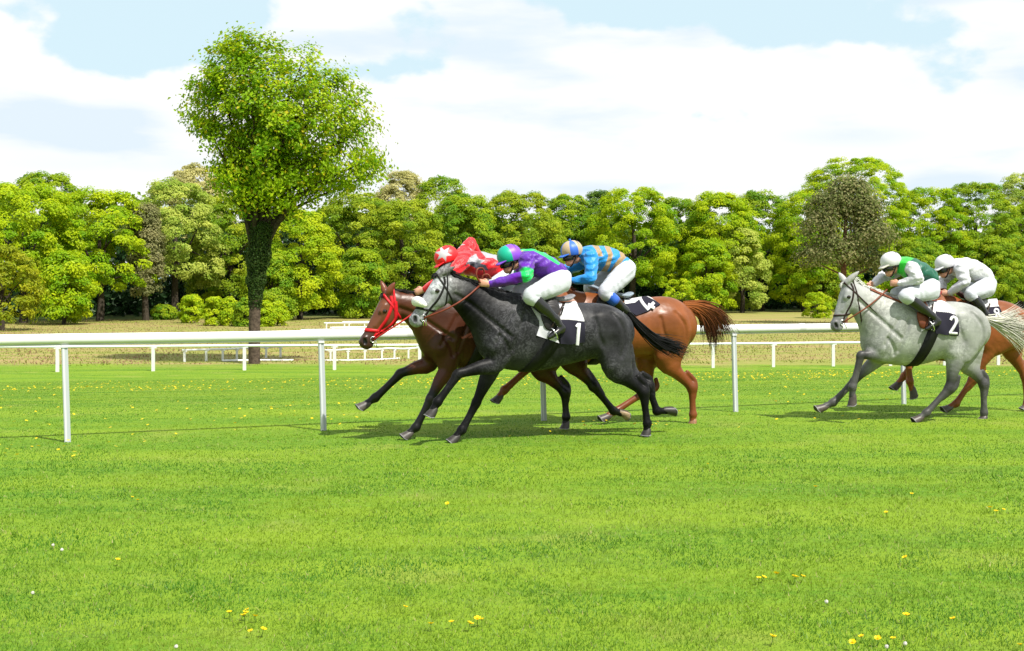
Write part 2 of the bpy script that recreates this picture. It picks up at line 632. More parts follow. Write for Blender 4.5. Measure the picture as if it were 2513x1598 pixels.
def build_land():
    xs = np.unique(np.concatenate([np.linspace(-60, 70, 90), np.linspace(-300, 300, 60), np.linspace(-4000, 4000, 40)]))
    ys = np.unique(np.concatenate([np.linspace(0, 75, 110), np.linspace(75, 320, 80), np.linspace(320, 5000, 30), np.linspace(-200, 0, 14), [-4000, -1500, -600]]))
    X, Y = np.meshgrid(xs, ys, indexing='ij')
    V = np.stack([X, Y, gz(X, Y)], -1).reshape(-1, 3)
    n, m = X.shape
    i = np.arange(n - 1)[:, None] * m
    j = np.arange(m - 1)[None]
    Q = np.stack([i + j, i + m + j, i + m + j + 1, i + j + 1], -1).reshape(-1, 4)
    mt = bpy.data.materials.new("turf_and_heath")
    mt.use_nodes = True
    t = NT(mt.node_tree)
    co = t.n('ShaderNodeTexCoord').outputs['Object']
    x, y, z_ = t.n('ShaderNodeSeparateXYZ', {0: co}).outputs
    along = t.n('ShaderNodeMapping', {'Vector': co, 'Rotation': (0, 0, -RY), 'Scale': (.35, 1.6, 1)}).outputs[0]
    big = t.noise(along, .55, 5, .6)
    fine = t.noise(co, 14, 5, .65)
    g = t.mix(t.rng(big, .35, .65), (.070, .172, .008), (.155, .245, .012))
    g = t.mix(t.rng(fine, .35, .7, 0, .7), g, (.175, .265, .018))
    g = t.mix(t.rng(t.noise(co, .9, 3), .55, .75, 0, .5), g, (.23, .26, .05))
    hth = t.mix(t.rng(t.noise(along, .35, 5, .65), .36, .56), (.285, .215, .09), (.19, .215, .04))
    hth = t.mix(t.rng(t.noise(along, 1.1, 4, .6), .55, .72, 0, .75), hth, (.22, .125, .085))
    hth = t.mix(t.rng(t.noise(co, 3.0, 5, .7), .45, .7, 0, .6), hth, (.30, .24, .10))
    edge = t.math('ADD', y, t.math('MULTIPLY', t.math('SUBTRACT', t.noise(co, .25, 4), .5), 9.0))
    col = t.mix(t.rng(edge, 56.0, 60.5), g, hth)
    far = t.math('ADD', y, t.math('MULTIPLY', x, -.56))
    col = t.mix(t.rng(far, 140, 160), col, (.05, .075, .02))
    bmp = t.n('ShaderNodeBump', {'Height': t.noise(co, 22, 4, .7), 'Strength': .5, 'Distance': .05}).outputs[0]
    b = t.n('ShaderNodeBsdfPrincipled', {'Base Color': col, 'Roughness': .85, 'Specular IOR Level': .15, 'Normal': bmp})
    t.n('ShaderNodeOutputMaterial', {'Surface': b.outputs[0]})
    obj("ground", mesh_data("ground", V, Q), mt, kind='structure')


build_land()


def mat_leaf(name, trans=.35, rough=.55, spec=.25):
    return mat_col(name, rough, spec, trans=trans)


M_GRASS = mat_leaf("grass_blade", .30, .5, .3)
M_LEAF = mat_leaf("leaf", .50, .5, .2)
M_BARK = mat_col("bark", .9, .1, noise=(9, .55, 1.3), bump=(24, .7, (1, 1, .3)))
M_FLOWER = mat_leaf("petal", .25, .5, .2)
M_RAIL = mat_col("white_plastic", .32, .45, noise=(1.2, .94, 1.02))


def blades(x, y, hgt, wid, lean, col, rng):
    n = len(x)
    z = gz(x, y)
    a = rng.uniform(0, 6.283, n)
    ld = rng.uniform(0, 6.283, n)
    ll = np.abs(rng.normal(0, lean, n)) * hgt
    P = np.stack([x, y, z - .004], -1)
    d = np.stack([np.cos(a), np.sin(a), 0 * a], -1) * wid[:, None] / 2
    tip = P + np.stack([np.cos(ld) * ll, np.sin(ld) * ll, hgt], -1)
    V = np.stack([P - d, P + d, tip], 1).reshape(-1, 3)
    return V, np.arange(n * 3).reshape(-1, 3), np.repeat(col, 3, 0)


def grass_cols(x, y, rng):
    al = x * REA[0] + y * REA[1]
    ac = x * REN[0] + y * REN[1]
    b1 = .6 * fbm(al * .33 + 5, ac * .95, 3, 4) + .4 * fbm(x * .9, y * 2.0, 61, 3)
    b2 = fbm(x * 1.3, y * 1.3, 9, 3)
    b3 = fbm(al * .9, ac * 2.4, 21, 3)
    t = np.clip((b1 - .39) / .22, 0, 1)[:, None]
    c = np.array([.050, .158, .008]) * (1 - t) + np.array([.166, .262, .013]) * t
    s = np.clip((b3 - .56) / .16, 0, 1)[:, None] * .5
    c = c * (1 - s) + np.array([.24, .33, .06]) * s
    k = np.clip((.44 - b2) / .14, 0, 1)[:, None] * .6
    c = c * (1 - k) + np.array([.045, .165, .008]) * k
    n = len(x)
    c = c * rng.uniform(.86, 1.14, (n, 1))
    dry = rng.random(n) < .03
    c[dry] = np.array([.34, .30, .13]) * rng.uniform(.7, 1.2, (dry.sum(), 1))
    return c


def build_grass():
    rng = np.random.default_rng(11)
    N = 640000
    Y = np.exp(rng.uniform(math.log(5.2), math.log(58), N))
    X = rng.uniform(-.52, .52, N) * Y + rng.choice([0, 0, 0, 0, 0, 0, -1.6, 1.6], N) * rng.uniform(0, 1.6, N)
    clump = fbm(X * 5, Y * 5, 40, 2)
    h = (.013 + .018 * clump) * rng.uniform(.6, 1.35, N) * np.clip(11 / Y, .55, 1)
    w = .0042 * (Y / 6.0) ** .95 * rng.uniform(.7, 1.4, N)
    V, T, C = blades(X, Y, h, w, .9, grass_cols(X, Y, rng), rng)
    obj("grass", mesh_data("grass", V, T, C, smooth=False), M_GRASS, kind='stuff')
    # rough heath grass, bracken and heather past the course
    N = 60000
    Y = rng.uniform(52, 128, N) ** 1.0
    X = rng.uniform(-.47, .47, N) * Y
    keep = (Y - .56 * X < 150) & (Y + (fbm(X * .25, Y * .25, 5) - .5) * 9 > 58.5)
    X, Y = X[keep], Y[keep]
    al = X * REA[0] + Y * REA[1]; ac = X * REN[0] + Y * REN[1]
    f1 = fbm(al * .10, ac * .30, 71, 4); f2 = fbm(al * .3, ac * .8, 72, 3)
    n = len(X)
    c = np.where((f1 > .47)[:, None], np.array([[.185, .215, .034]]), np.array([[.31, .24, .105]]))
    c = np.where((f2 > .60)[:, None], np.array([[.27, .17, .10]]), c) * rng.uniform(.7, 1.3, (n, 1))
    h = rng.uniform(.04, .12, n) * (.5 + f2)
    V, T, C = blades(X, Y, h, rng.uniform(.03, .09, n), .7, c, rng)
    obj("heath_grass", mesh_data("heath_grass", V, T, C, smooth=False), M_GRASS, kind='stuff')


build_grass()


def flower_mesh(sc=1.0):
    mb = MB()
    for i in range(5):
        a = i * 2 * math.pi / 5
        ca, sa = math.cos(a), math.sin(a)
        P = []
        for r_, w_, z_ in ((.001, .003, 0), (.010, .0085, .0045), (.018, .0075, .009)):
            for s in (-1, 1):
                P.append((r_ * ca - s * w_ * sa, r_ * sa + s * w_ * ca, .050 + z_))
        mb.add(np.array(P) * sc, [(0, 2, 3, 1), (2, 4, 5, 3)], (.86, .60, .008))
    mb.tube(np.array([(0.004, 0, 0), (0, .002, .028), (0, 0, .052)]) * sc, .0018 * sc, 4, (.08, .17, .02))
    mb.tube(np.array([(0, 0, .051), (0, 0, .058)]) * sc, .005 * sc, 6, (.62, .40, .01))
    return mb


def clock_mesh():
    mb = MB()
    rng = np.random.default_rng(3)
    d = rng.normal(size=(220, 3)); d /= np.linalg.norm(d, axis=1)[:, None]
    for q in d:
        t = np.cross(q, [.3, .5, .8]); t /= np.linalg.norm(t)
        b = np.cross(q, t)
        c = np.array([0, 0, .075]) + q * .022
        mb.add([c - t * .006, c + t * .006, c + b * .009 + q * .002], [(0, 1, 2)], (.72, .70, .66))
    mb.tube([(0, 0, 0), (.002, 0, .04), (0, 0, .06)], .002, 5, (.16, .16, .06))
    return mb


def build_flowers():
    rng = np.random.default_rng(21)
    near = [(563, 1507), (612, 1506), (600, 1518), (601, 1523), (624, 1522), (619, 1554), (639, 1553), (990, 1497), (1862, 1425), (1868, 1420), (1903, 1415),
            (1947, 1420), (1947, 1427), (1967, 1421), (2119, 1567), (2155, 1577), (2095, 1584), (2193, 1579), (1891, 1579), (2505, 1590), (2229, 1374),
            (2224, 1522), (2345, 1529), (1145, 1540), (1173, 1531), (1183, 1529), (1110, 1538), (287, 1378), (323, 1218), (337, 1229), (1057, 1540),
            (2176, 1258), (2237, 1213), (2430, 1248), (2459, 1250), (2444, 1259), (1100, 1235), (1540, 1125), (1735, 1135), (2000, 1196)]
    first = None
    for u, v in near:
        p = ghit(u, v + 14)
        if first is None:
            first = flower_mesh().build("buttercup", M_FLOWER)
            o = first
        else:
            o = first.copy(); COL.objects.link(o)
        o.location = p
        o.rotation_euler = (rng.uniform(-.5, .1), rng.uniform(-.3, .3), rng.uniform(0, 6))
        s = rng.uniform(.72, 1.0)
        o.scale = (s, s, s)
        lab(o, "small yellow buttercup flower alone or in a loose cluster in the near turf", "flower", "buttercups in the near turf")
    first = None
    for u, v in ((130, 1337), (152, 1350), (80, 1455), (432, 1592), (2176, 1592), (2221, 1588), (2028, 1482)):
        p = ghit(u, v + 14)
        if first is None:
            first = clock_mesh().build("dandelion_clock", M_FLOWER)
            o = first
        else:
            o = first.copy(); COL.objects.link(o)
        o.location = p
        o.rotation_euler = (0, 0, rng.uniform(0, 6))
        o.scale = (.4, .4, .4)
        lab(o, "white fluffy dandelion seed head low in the near turf", "flower", "white seed heads in the near turf")
    # drifts of buttercups along and beyond the rail
    mb = MB()
    base = flower_mesh(1.0)
    n = 0
    Vs, Cs = [], []
    while n < 1700:
        a, c = rng.uniform(-14, 30), rng.choice([0, 1, 2, 3], p=[.12, .16, .60, .12])
        nn = [rng.normal(13.6, .7), rng.normal(16.6, 1.0), rng.normal(31, 4.0), rng.uniform(18, 44)][c]
        P = REA * a + REN * nn
        x, y = P
        if abs(x) > .46 * y or fbm(np.array([a * .25]), np.array([nn * .5]), 33)[0] < (.50 if c != 2 else .44):
            continue
        s = rng.uniform(.013, .023) * (1.0 if y < 22 else 1.35)
        z = gz(x, y) + rng.uniform(.045, .085)
        k = rng.uniform(0, 6)
        tl = rng.uniform(-.4, .4, 2)
        th = k + np.arange(5) * 2 * math.pi / 5
        Vs.append(np.vstack([[x, y, z - .006], np.stack([x + s * np.cos(th), y + s * np.sin(th), z + s * (np.cos(th) * tl[0] + np.sin(th) * tl[1] - .35)], -1)]))
        Cs.append(np.tile(np.array([.74, .54, .010]) * rng.uniform(.8, 1.05), (6, 1)))
        n += 1
    T = np.array([(0, 1 + i, 1 + (i + 1) % 5) for i in range(5)])
    Tall = np.concatenate([T + 6 * i for i in range(n)])
    obj("buttercup_drifts", mesh_data("buttercup_drifts", np.concatenate(Vs), Tall, np.concatenate(Cs), smooth=False), M_FLOWER, kind='stuff')


build_flowers()

# ------------------------------------------------------------------ rails
WHITE = (.74, .75, .75)


def build_running_rail():
    p0 = np.array([-4.885, 13.97]); d = np.array([.9192, .3938])
    sp, H = 2.87, 1.19
    root = empty("running_rail", (*p0, 0), RY, label="thick white plastic running rail beside the racing horses", cat="rail")
    mb = MB()
    xs = np.arange(-5 * sp, 16.01 * sp, sp / 2)
    th = np.linspace(0, 2 * np.pi, 20, endpoint=False)
    # oval tube with a slightly flattened back, sagging a hair between posts
    V = []
    for x in xs:
        sag = -.004 * math.sin(math.pi * (x / sp)) ** 2
        V.append(np.stack([np.full(20, x), np.cos(th) * .046, H - .057 + sag + np.sin(th) * .057], -1))
    V = np.concatenate(V)
    i = np.arange(len(xs) - 1)[:, None] * 20; j = np.arange(20)[None]; k = (j + 1) % 20
    mb.add(V, np.stack([i + j, i + k, i + 20 + k, i + 20 + j], -1).reshape(-1, 4), WHITE)
    rail = mb.build("rail", M_RAIL, root)
    mb = MB()
    mb.box(((xs[0] + xs[-1]) / 2, 0, H - .1225), (xs[-1] - xs[0], .026, .016), 0, (.60, .63, .60))
    mb.build("flange", M_RAIL, rail)
    for jx in np.arange(xs[0] + 1.1, xs[-1], sp * 2):
        mb = MB()
        mb.add(np.concatenate([np.stack([np.full(20, jx + e), np.cos(th) * .0475, H - .057 + np.sin(th) * .0585], -1) for e in (-.05, .05)]),
               np.stack([np.arange(20), (np.arange(20) + 1) % 20, (np.arange(20) + 1) % 20 + 20, np.arange(20) + 20], -1), (.66, .67, .66))
        mb.build("joint_sleeve", M_RAIL, rail)
    proto = None
    for n_ in range(-5, 16):
        if proto is None:
            mb = MB()
            L = .035
            mb.box((0, 0, (H - .125) / 2), (.066, .030, H - .125), 0, (.40, .43, .46))
            mb.box((-.0145, -.0185, (H - .125) / 2), (.022, .006, H - .14), 0, (.55, .58, .60))
            for v in mb.V:
                v[:, 0] += (H / 2 - v[:, 2]) * .030
            proto = o = mb.build("post", M_RAIL, root, smooth=False)
            mb = MB()
            mb.box((-.016, 0, H - .14), (.070, .060, .024), 0, (.66, .68, .68))
            cp = mb.build("clamp", M_RAIL, proto, smooth=False)
        else:
            o = proto.copy(); COL.objects.link(o); o.parent = root
            c2 = cp.copy(); COL.objects.link(c2); c2.parent = o
        o.location = (n_ * sp, 0, 0)


build_running_rail()


def white_fence(name, label, pts, h, post_px, r, low=None, postw=.05, cat="fence", sag=0.0, group=None):
    """pts: ground points under the rail line; post_px: fractions along where posts stand"""
    P = np.array(pts)
    root = empty(name, tuple(P[0]), 0, label=label, cat=cat, group=group)
    Q = P - P[0]
    s = np.concatenate([[0], np.cumsum(np.linalg.norm(np.diff(Q, axis=0), axis=1))]); s /= s[-1]

    def at(t):
        return np.stack([np.interp(t, s, Q[:, k]) for k in range(3)], -1)
    mb = MB()
    t = np.linspace(0, 1, 60)
    top = at(t) + np.array([0, 0, h])
    top[:, 2] += sag * np.sin(t * 6.0) - sag * .5 * np.sin(t * 23)
    mb.tube(top, r, 8, WHITE)
    mb.build("rail", M_RAIL, root)
    if low:
        mb = MB()
        mb.tube(at(np.linspace(0, low[1], 40)) + np.array([0, 0, low[0]]), r * .8, 8, WHITE)
        mb.build("lower_rail", M_RAIL, root)
    proto = None
    for tt in post_px:
        b = at(np.array([tt]))[0]
        if proto is None:
            mb = MB()
            mb.box((0, 0, h / 2), (postw, postw * .7, h), 0, (.66, .68, .68))
            mb.box((0, 0, h - .06), (postw * 2.2, postw * .6, .05), 0, (.70, .71, .71))
            proto = o = mb.build("post", M_RAIL, root, smooth=False)
        else:
            o = proto.copy(); COL.objects.link(o); o.parent = root
        o.location = b
    return root


def gpix(u, v): return ghit(u, v)


far_posts = [(-96, 914), (141, 913), (376, 911), (600, 909), (821, 908), (1030, 907), (1225, 906), (1405, 905), (1580, 905), (1750, 903), (1898, 901), (2045, 899), (2185, 898), (2318, 897), (2450, 896), (2575, 895)]
FP = [gpix(*p) for p in far_posts]
_s = np.concatenate([[0], np.cumsum([np.linalg.norm(FP[i + 1] - FP[i]) for i in range(len(FP) - 1)])])
white_fence("far_running_rail", "thin white running rail far behind, on the other side of the course", FP, 1.05, list(_s / _s[-1]), .055, postw=.13, cat="rail")

A = [gpix(*p) for p in ((447, 889), (560, 885), (640, 880), (700, 877))]
white_fence("training_rail", "short white training rail behind the ivy-clad tree trunk", A, .56, (.02, .2, .34, .48, .62, .8, .95), .05, low=None, postw=.10)
B_ = [gpix(*p) for p in ((545, 888), (620, 887), (720, 887))]
white_fence("ground_rail", "fallen white rail lying in the grass near the big tree's foot", B_, .05, (), .05, cat="rail")
D_ = [gpix(*p) for p in ((797, 886), (850, 886), (890, 885), (930, 884), (980, 881), (1040, 878), (1100, 876))]
white_fence("wavy_rail", "white rail with curved post tops and a lower rail under the bay's head", D_, .52, (.04, .16, .28, .41, .53, .66, .76, .9), .045, low=(.03, .58), postw=.085, sag=.03)
hurd = [((795, 797), (1100, 795), .55, "highest and shortest white hurdle rail in the stack behind the bay's head"),
        ((840, 792), (1110, 790), .5, "farthest white hurdle rail showing between the bay and the wood"),
        ((738, 815), (1100, 809), .5, "nearest and longest white hurdle rail just above the running rail"),
        ((810, 808), (1105, 803), .5, "middle white hurdle rail of the stack behind the bay's head")]
for a_, b_, h_, lb in hurd:
    L_ = [gpix(a_[0], a_[1] + 13), gpix(b_[0], b_[1] + 13)]
    white_fence("hurdle", lb, L_, h_, (.02, .2, .4, .6, .8, .98), .06, postw=.10, cat="hurdle", group="white practice hurdles on the heath")

# ------------------------------------------------------------------ trees
def leaf_cards(C, size, nrm, col, rng, jit=.38):
    """one folded leaf cluster per centre: two quads meeting at a rib"""
    n = len(C)
    a = rng.normal(size=(n, 3))
    nrm = nrm + rng.normal(0, jit, (n, 3))
    nrm /= np.linalg.norm(nrm, axis=1)[:, None] + 1e-9
    t = np.cross(nrm, a); t /= np.linalg.norm(t, axis=1)[:, None] + 1e-9
    b = np.cross(nrm, t)
    s = size[:, None]
    fold = nrm * s * .22
    P = np.stack([C - t * s * .62, C - b * s * .40 + fold, C + t * s * .62, C + b * s * .40 + fold], 1)
    V = P.reshape(-1, 3)
    i = np.arange(n) * 4
    T = np.concatenate([np.stack([i, i + 1, i + 2], -1), np.stack([i, i + 2, i + 3], -1)])
    return V, T, np.repeat(col, 4, 0)


def limb_tube(mb, pts, r0, r1, col, n=7):
    p = catmull(pts, 5)
    mb.tube(p, np.linspace(r0, r1, len(p)), n, col, cap=False)


def crown_points(lobes, n_clump, per, rng, spread, shell=(.72, 1.03), zmin=None):
    """leaf centres gathered in clumps on the outer part of overlapping lobes"""
    lob = np.array(lobes)
    area = (lob[:, 3] * lob[:, 5] + lob[:, 3] * lob[:, 4])
    pick = rng.choice(len(lob), n_clump, p=area / area.sum())
    d = rng.normal(size=(n_clump, 3)); d /= np.linalg.norm(d, axis=1)[:, None]
    d[:, 2] = np.where(d[:, 2] < -.55, -d[:, 2], d[:, 2])
    rr = rng.uniform(*shell, n_clump)
    cc = lob[pick, :3] + d * rr[:, None] * lob[pick, 3:6]
    # drop clumps buried deep inside another lobe
    dep = np.full(n_clump, 9.0)
    for L in lob:
        q = np.linalg.norm((cc - L[:3]) / L[3:6], axis=1)
        dep = np.minimum(dep, q)
    k = dep > .60
    cc, d = cc[k], d[k]
    m = len(cc)
    g = rng.normal(size=(m, per, 3)) * spread * np.array([1, 1, .72])
    P = (cc[:, None] + g).reshape(-1, 3)
    N = np.repeat(d + np.array([0, 0, .35]), per, 0) + g.reshape(-1, 3) / spread * .45
    cl = np.repeat(rng.uniform(0, 1, m), per)
    return P, N, cl


PAL = dict(lime=((0.290, 0.452, 0.008), (0.534, 0.620, 0.013)), bright=((0.191, 0.376, 0.007), (0.493, 0.584, 0.009)), mid=((0.137, 0.305, 0.014), (0.397, 0.494, 0.016)), olive=((0.174, 0.311, 0.013), (0.429, 0.492, 0.023)),
           pale=((0.274, 0.402, 0.046), (0.575, 0.620, 0.127)), yellow=((.26, .42, .008), (.53, .60, .014)), dark=((0.055, 0.149, 0.021), (0.177, 0.286, 0.030)),
           beige=((0.383, 0.376, 0.127), (0.620, 0.584, 0.254)), brown=((.19, .21, .075), (.35, .33, .15)), gold=((.20, .27, .010), (.40, .41, .014)))


def tree_mesh(seed, w, h, base, pal, n_clump, per=150, leaf=.195, nl=11, spread=.60, skirt=.12, top=1.0):
    """crown lobes stacked to a rounded dome of half-width w and height h, foliage starting at base*h"""
    rng = np.random.default_rng(seed)
    # two levels: leafy clumps spread over an uneven dome, each clump a small dome of leaf sprays
    m = int(n_clump)
    az = rng.uniform(0, 2 * math.pi, m)
    t = rng.uniform(0, 1, m) ** .85
    prof = np.where(t < .36, .80 + .20 * t / .36, np.sqrt(np.clip(1 - ((t - .36) / .67) ** 2, 0.01, 1)))
    lump = .70 + .58 * fbm(np.cos(az) * 1.7 + 7 + seed, np.sin(az) * 1.7 + t * 3.2 + 3, seed, 2)
    rad = w * prof * lump * rng.uniform(.72, 1.04, m)
    cc = np.stack([rad * np.cos(az), rad * np.sin(az), h * (base + (.965 - base) * t)], -1)
    cc[:, 2] += h * .05 * (fbm(np.cos(az) * 2 + seed, np.sin(az) * 2, seed + 5, 2) - .5) * (t > .4)
    od = np.stack([np.cos(az) * prof, np.sin(az) * prof, .25 + 1.1 * (t - .3)], -1)
    od /= np.linalg.norm(od, axis=1)[:, None]
    cr = rng.uniform(.55, 1.15, m) * spread * 1.55
    d = rng.normal(size=(m, per, 3)); d /= np.linalg.norm(d, axis=2)[:, :, None]
    sg = np.sign((d * (od + np.array([0, 0, .5]))[:, None]).sum(-1))[..., None]
    flip = rng.random((m, per, 1)) < .85
    d = np.where(flip, d * sg, d)
    P = (cc[:, None] + d * cr[:, None, None] * rng.uniform(.55, 1.05, (m, per, 1)) * np.array([1.1, 1.1, .72])).reshape(-1, 3)
    N = (d + od[:, None] * .5 + np.array([0, 0, .35])).reshape(-1, 3)
    cl = np.repeat(rng.uniform(0, 1, m), per)
    lobes = [(w * .6 * math.cos(i * 2.4), w * .6 * math.sin(i * 2.4), h * (.35 + .055 * i), 1, 1, 1) for i in range(9)]
    lo, hi = np.array(PAL[pal][0]), np.array(PAL[pal][1])
    col = lo + (hi - lo) * np.clip(cl + rng.normal(0, .12, len(P)), 0, 1)[:, None]
    col = col * rng.uniform(.88, 1.12, (len(P), 1))
    V, T, C = leaf_cards(P, leaf * rng.uniform(.65, 1.35, len(P)), N, col, rng, .26)
    crown = mesh_data("tree_crown", V, T, C, smooth=False)
    mb = MB()
    bc = (.055, .045, .034)
    tr = .032 * h
    limb_tube(mb, [(0, 0, -.2), (.01 * h, 0, h * .18), (-.01 * h, 0, h * .42), (0, 0, h * .66)], tr, tr * .35, bc, 9)
    for L in lobes[:-1]:
        s = rng.uniform(.22, .5) * h
        limb_tube(mb, [(0, 0, s), (L[0] * .5, L[1] * .5, (s + L[2]) / 2 + .02 * h), (L[0], L[1], L[2])], tr * .42, tr * .08, bc, 5)
    me = mesh_data("tree_trunk", np.concatenate(mb.V), np.concatenate(mb.Q), np.concatenate(mb.C))
    return crown, me


_cache = {}


def add_tree(name, label, u, vt, hw, pal, dY=0.0, base=.15, var=0, cat="tree", yb=None, n_clump=None, leaf=.195, nl=11, per=150, group="trees of the wood", spread=.60):
    """u: picture column of the crown's middle, vt: row of its top, hw: half width in rows"""
    Y = yb if yb else 1 / (1 / 124 + (1 / 196 - 1 / 124) * u / 2513) + dY
    X = (u - UC) / F * Y
    zb = float(gz(X, Y))
    h = CAMH - (vt - VH) / F * Y - zb
    w = hw / F * Y
    key = (pal, var, round(w / h, 1), base)
    if key not in _cache:
        nc = n_clump or int(75 + 2.3 * w * h)
        _cache[key] = (*tree_mesh(100 + len(_cache), w, h, base, pal, nc, per, leaf, nl, spread), w, h)
    cr, tk, w0, h0 = _cache[key]
    root = empty(name, (X, Y, zb), (hash((u, vt)) % 628) / 100 if var else .4 * var, label=label, cat=cat, group=group)
    root.scale = (w / w0, w / w0, h / h0)
    if tk.users == 0 or not tk.materials:
        pass
    obj("trunk", tk, M_BARK, root)
    obj("crown", cr, M_LEAF, root)
    return root


def build_wood():
    T = add_tree
    d = lambda u, v: (u * 1.0436, v * 1.0436)
    rows = [
        # label, u, vt, hw (display px), palette, dY, base
        ("broad bright green oak at the far left, crown hanging almost to the ground", 55, 430, 112, 'bright', -7, .22, 1),
        ("mid green rounded treetop rising behind the oak at far left", 108, 404, 78, 'mid', 14, .2, 1),
        ("yellow-green oak second from the left edge, with a dark gap under it", 235, 446, 100, 'bright', -4, .22, 2),
        ("thin brownish conifer standing between two green oaks on the left", 343, 478, 26, 'brown', -5, .22, 1),
        ("pale green oak with tumbling clumps left of the ivy-clad tree", 412, 424, 88, 'pale', 0, .22, 1),
        ("sparse beige treetop just left of the big tree's crown", 458, 380, 66, 'beige', 22, .3, 1),
        ("olive tree directly behind the ivy-clad trunk", 545, 455, 82, 'olive', 4, .15, 1),
        ("yellow-leaved tree right beside the ivy-clad trunk", 706, 492, 74, 'yellow', -9, .10, 1),
        ("olive oak between the yellow tree and the red jockey", 842, 452, 92, 'olive', 3, .22, 2),
        ("beige bare-looking treetop behind the big tree's right side", 945, 400, 52, 'beige', 20, .3, 2),
        ("large olive oak above the red jockey's cap", 945, 470, 84, 'olive', -2, .22, 3),
        ("blue-green treetop standing above its neighbours, right of the big tree", 1040, 412, 68, 'mid', 17, .2, 2),
        ("green oak above the purple jockey's cap", 1095, 458, 82, 'mid', 3, .22, 3),
        ("olive oak between the purple and the blue jockey", 1225, 448, 88, 'olive', 2, .22, 1),
        ("small mid green treetop above the blue jockey's cap", 1335, 456, 54, 'mid', 10, .2, 4),
        ("dark pointed treetop right of the blue jockey's cap", 1412, 446, 42, 'dark', 14, .2, 1),
        ("bright oak above the blue jockey's back", 1490, 438, 92, 'bright', -2, .22, 3),
        ("mid green oak right of the blue jockey, with black shade beneath", 1602, 466, 76, 'mid', 3, .22, 5),
        ("bright yellow-green oak over the chestnut's tail", 1690, 450, 80, 'bright', -4, .22, 1),
        ("mid green tree with a dark gap to its right, left of the tall dome", 1790, 446, 74, 'mid', 4, .22, 1),
        ("tallest tree of the wood, bright green dome behind the brown pine", 2008, 368, 128, 'bright', 2, .12, 4),
        ("green tree low on the left shoulder of the tall dome", 1893, 452, 74, 'bright', -7, .10, 2),
        ("green oak above the green jockey's back", 2180, 436, 88, 'bright', -2, .12, 1),
        ("green oak above the white jockey", 2295, 426, 88, 'mid', -4, .10, 3),
        ("pale loose-leaved tree at the right edge", 2398, 404, 54, 'pale', 2, .15, 2),
        ("green tree at the right edge behind the chestnut number 8", 2440, 470, 80, 'mid', -7, .1, 4),
    ]
    for lb, u, v, hw, pal, dY, base, var in rows:
        nm = "conifer" if 'conifer' in lb else "broadleaf_tree"
        T(nm, lb, u * 1.0436, v * 1.0436, hw * 1.27, pal, dY, base, var, nl=7 if hw < 40 else 11)
    # shorter trees filling the edge of the wood
    low = [("low green tree right of the ivy-clad trunk", 640, 600, 52, 'mid', -11),
           ("low green tree left of the bay's head", 850, 590, 60, 'mid', -8), ("low green tree between red and blue jockeys", 1160, 590, 70, 'olive', -8),
           ("low bright tree in front of the wood above the chestnut's tail", 1660, 560, 60, 'bright', -9), ("low pale green tree left of a dark gap near the tail", 1745, 540, 50, 'pale', -9),
           ("low green tree behind the pale grey's head", 1930, 590, 62, 'olive', -9),
           ("low green tree between the two right-hand jockeys", 2150, 560, 80, 'mid', -9), ("low green tree behind the white jockey", 2320, 560, 80, 'mid', -10),
           ("low bright tree in front of the oaks at far left", 150, 600, 60, 'bright', -13)]
    for lb, u, v, hw, pal, dY in low:
        T("small_tree", lb, u * 1.0436, v * 1.0436, hw * 1.0436, pal, dY, .04, hw % 3 + 6, nl=8, group="small trees along the wood's edge")
    # bushes on the heath
    bush = [("round light green bush left of the ivy-clad trunk", 450, 696, 25, 'lime', 760, .02), ("twin light green bush between the lone bush and the trunk", 505, 699, 21, 'lime', 766, .02),
            ("light green bush touching the round one, left of the trunk", 538, 701, 18, 'lime', 766, .02), ("darker green bush hard against the ivy-clad trunk", 576, 700, 20, 'mid', 768, .02),
            ("light green bush just right of the trunk", 620, 709, 20, 'lime', 768, .02), ("light green bush farther right of the trunk, lowest of the row", 652, 712, 20, 'lime', 766, .02),
            ("light green bush over the chestnut's rump", 1600, 656, 44, 'lime', 742, .02), ("light green bush behind the pale grey's muzzle", 1922, 690, 32, 'lime', 748, .02),
            ("small dark bush at the foot of the oaks left of the trunk", 385, 720, 26, 'mid', 752, .02)]
    for lb, u, v, hw, pal, vb, base in bush:
        p = ghit(u * 1.0436, vb * 1.0436)
        T("bush", lb, u * 1.0436, v * 1.0436, hw * 1.0436, pal, 0, base, hw % 2 + 9, cat="bush", yb=p[1], leaf=.15, n_clump=70, nl=9, per=60, group="bushes on the heath", spread=.26)
    p = ghit(0, 775 * 1.0436 + 2)
    T("golden_tree", "small golden-green rounded tree cut by the left edge", 5, 583 * 1.0436, 82 * 1.0436, 'gold', 0, .10, 20, yb=p[1], leaf=.20, n_clump=150, nl=12, per=56, group=None, spread=.42)
    # brown pine with a reddish trunk
    p = ghit(2000, 775)
    rng = np.random.default_rng(77)
    Y = 118.0
    X = (1990 * 1.0436 - UC) / F * Y
    zb = float(gz(X, Y))
    root = empty("pine_tree", (X, Y, zb), 0, label="brownish sparse pine with a reddish trunk behind the pale grey's ears", cat="tree")
    top = CAMH - (408 * 1.0436 - VH) / F * Y - zb
    k = 1.0436 / F * Y
    lobes = [(-60 * k, 0, top - 130 * k, 45 * k, 40 * k, 34 * k), (55 * k, -.5, top - 150 * k, 55 * k, 45 * k, 36 * k), (0, .5, top - 60 * k, 62 * k, 50 * k, 52 * k), (-30 * k, -1, top - 190 * k, 60 * k, 45 * k, 36 * k),
             (60 * k, .6, top - 215 * k, 45 * k, 40 * k, 26 * k), (35 * k, 0, top - 95 * k, 50 * k, 40 * k, 40 * k), (-45 * k, .5, top - 85 * k, 45 * k, 40 * k, 36 * k), (-75 * k, 0, top - 200 * k, 38 * k, 36 * k, 26 * k)]
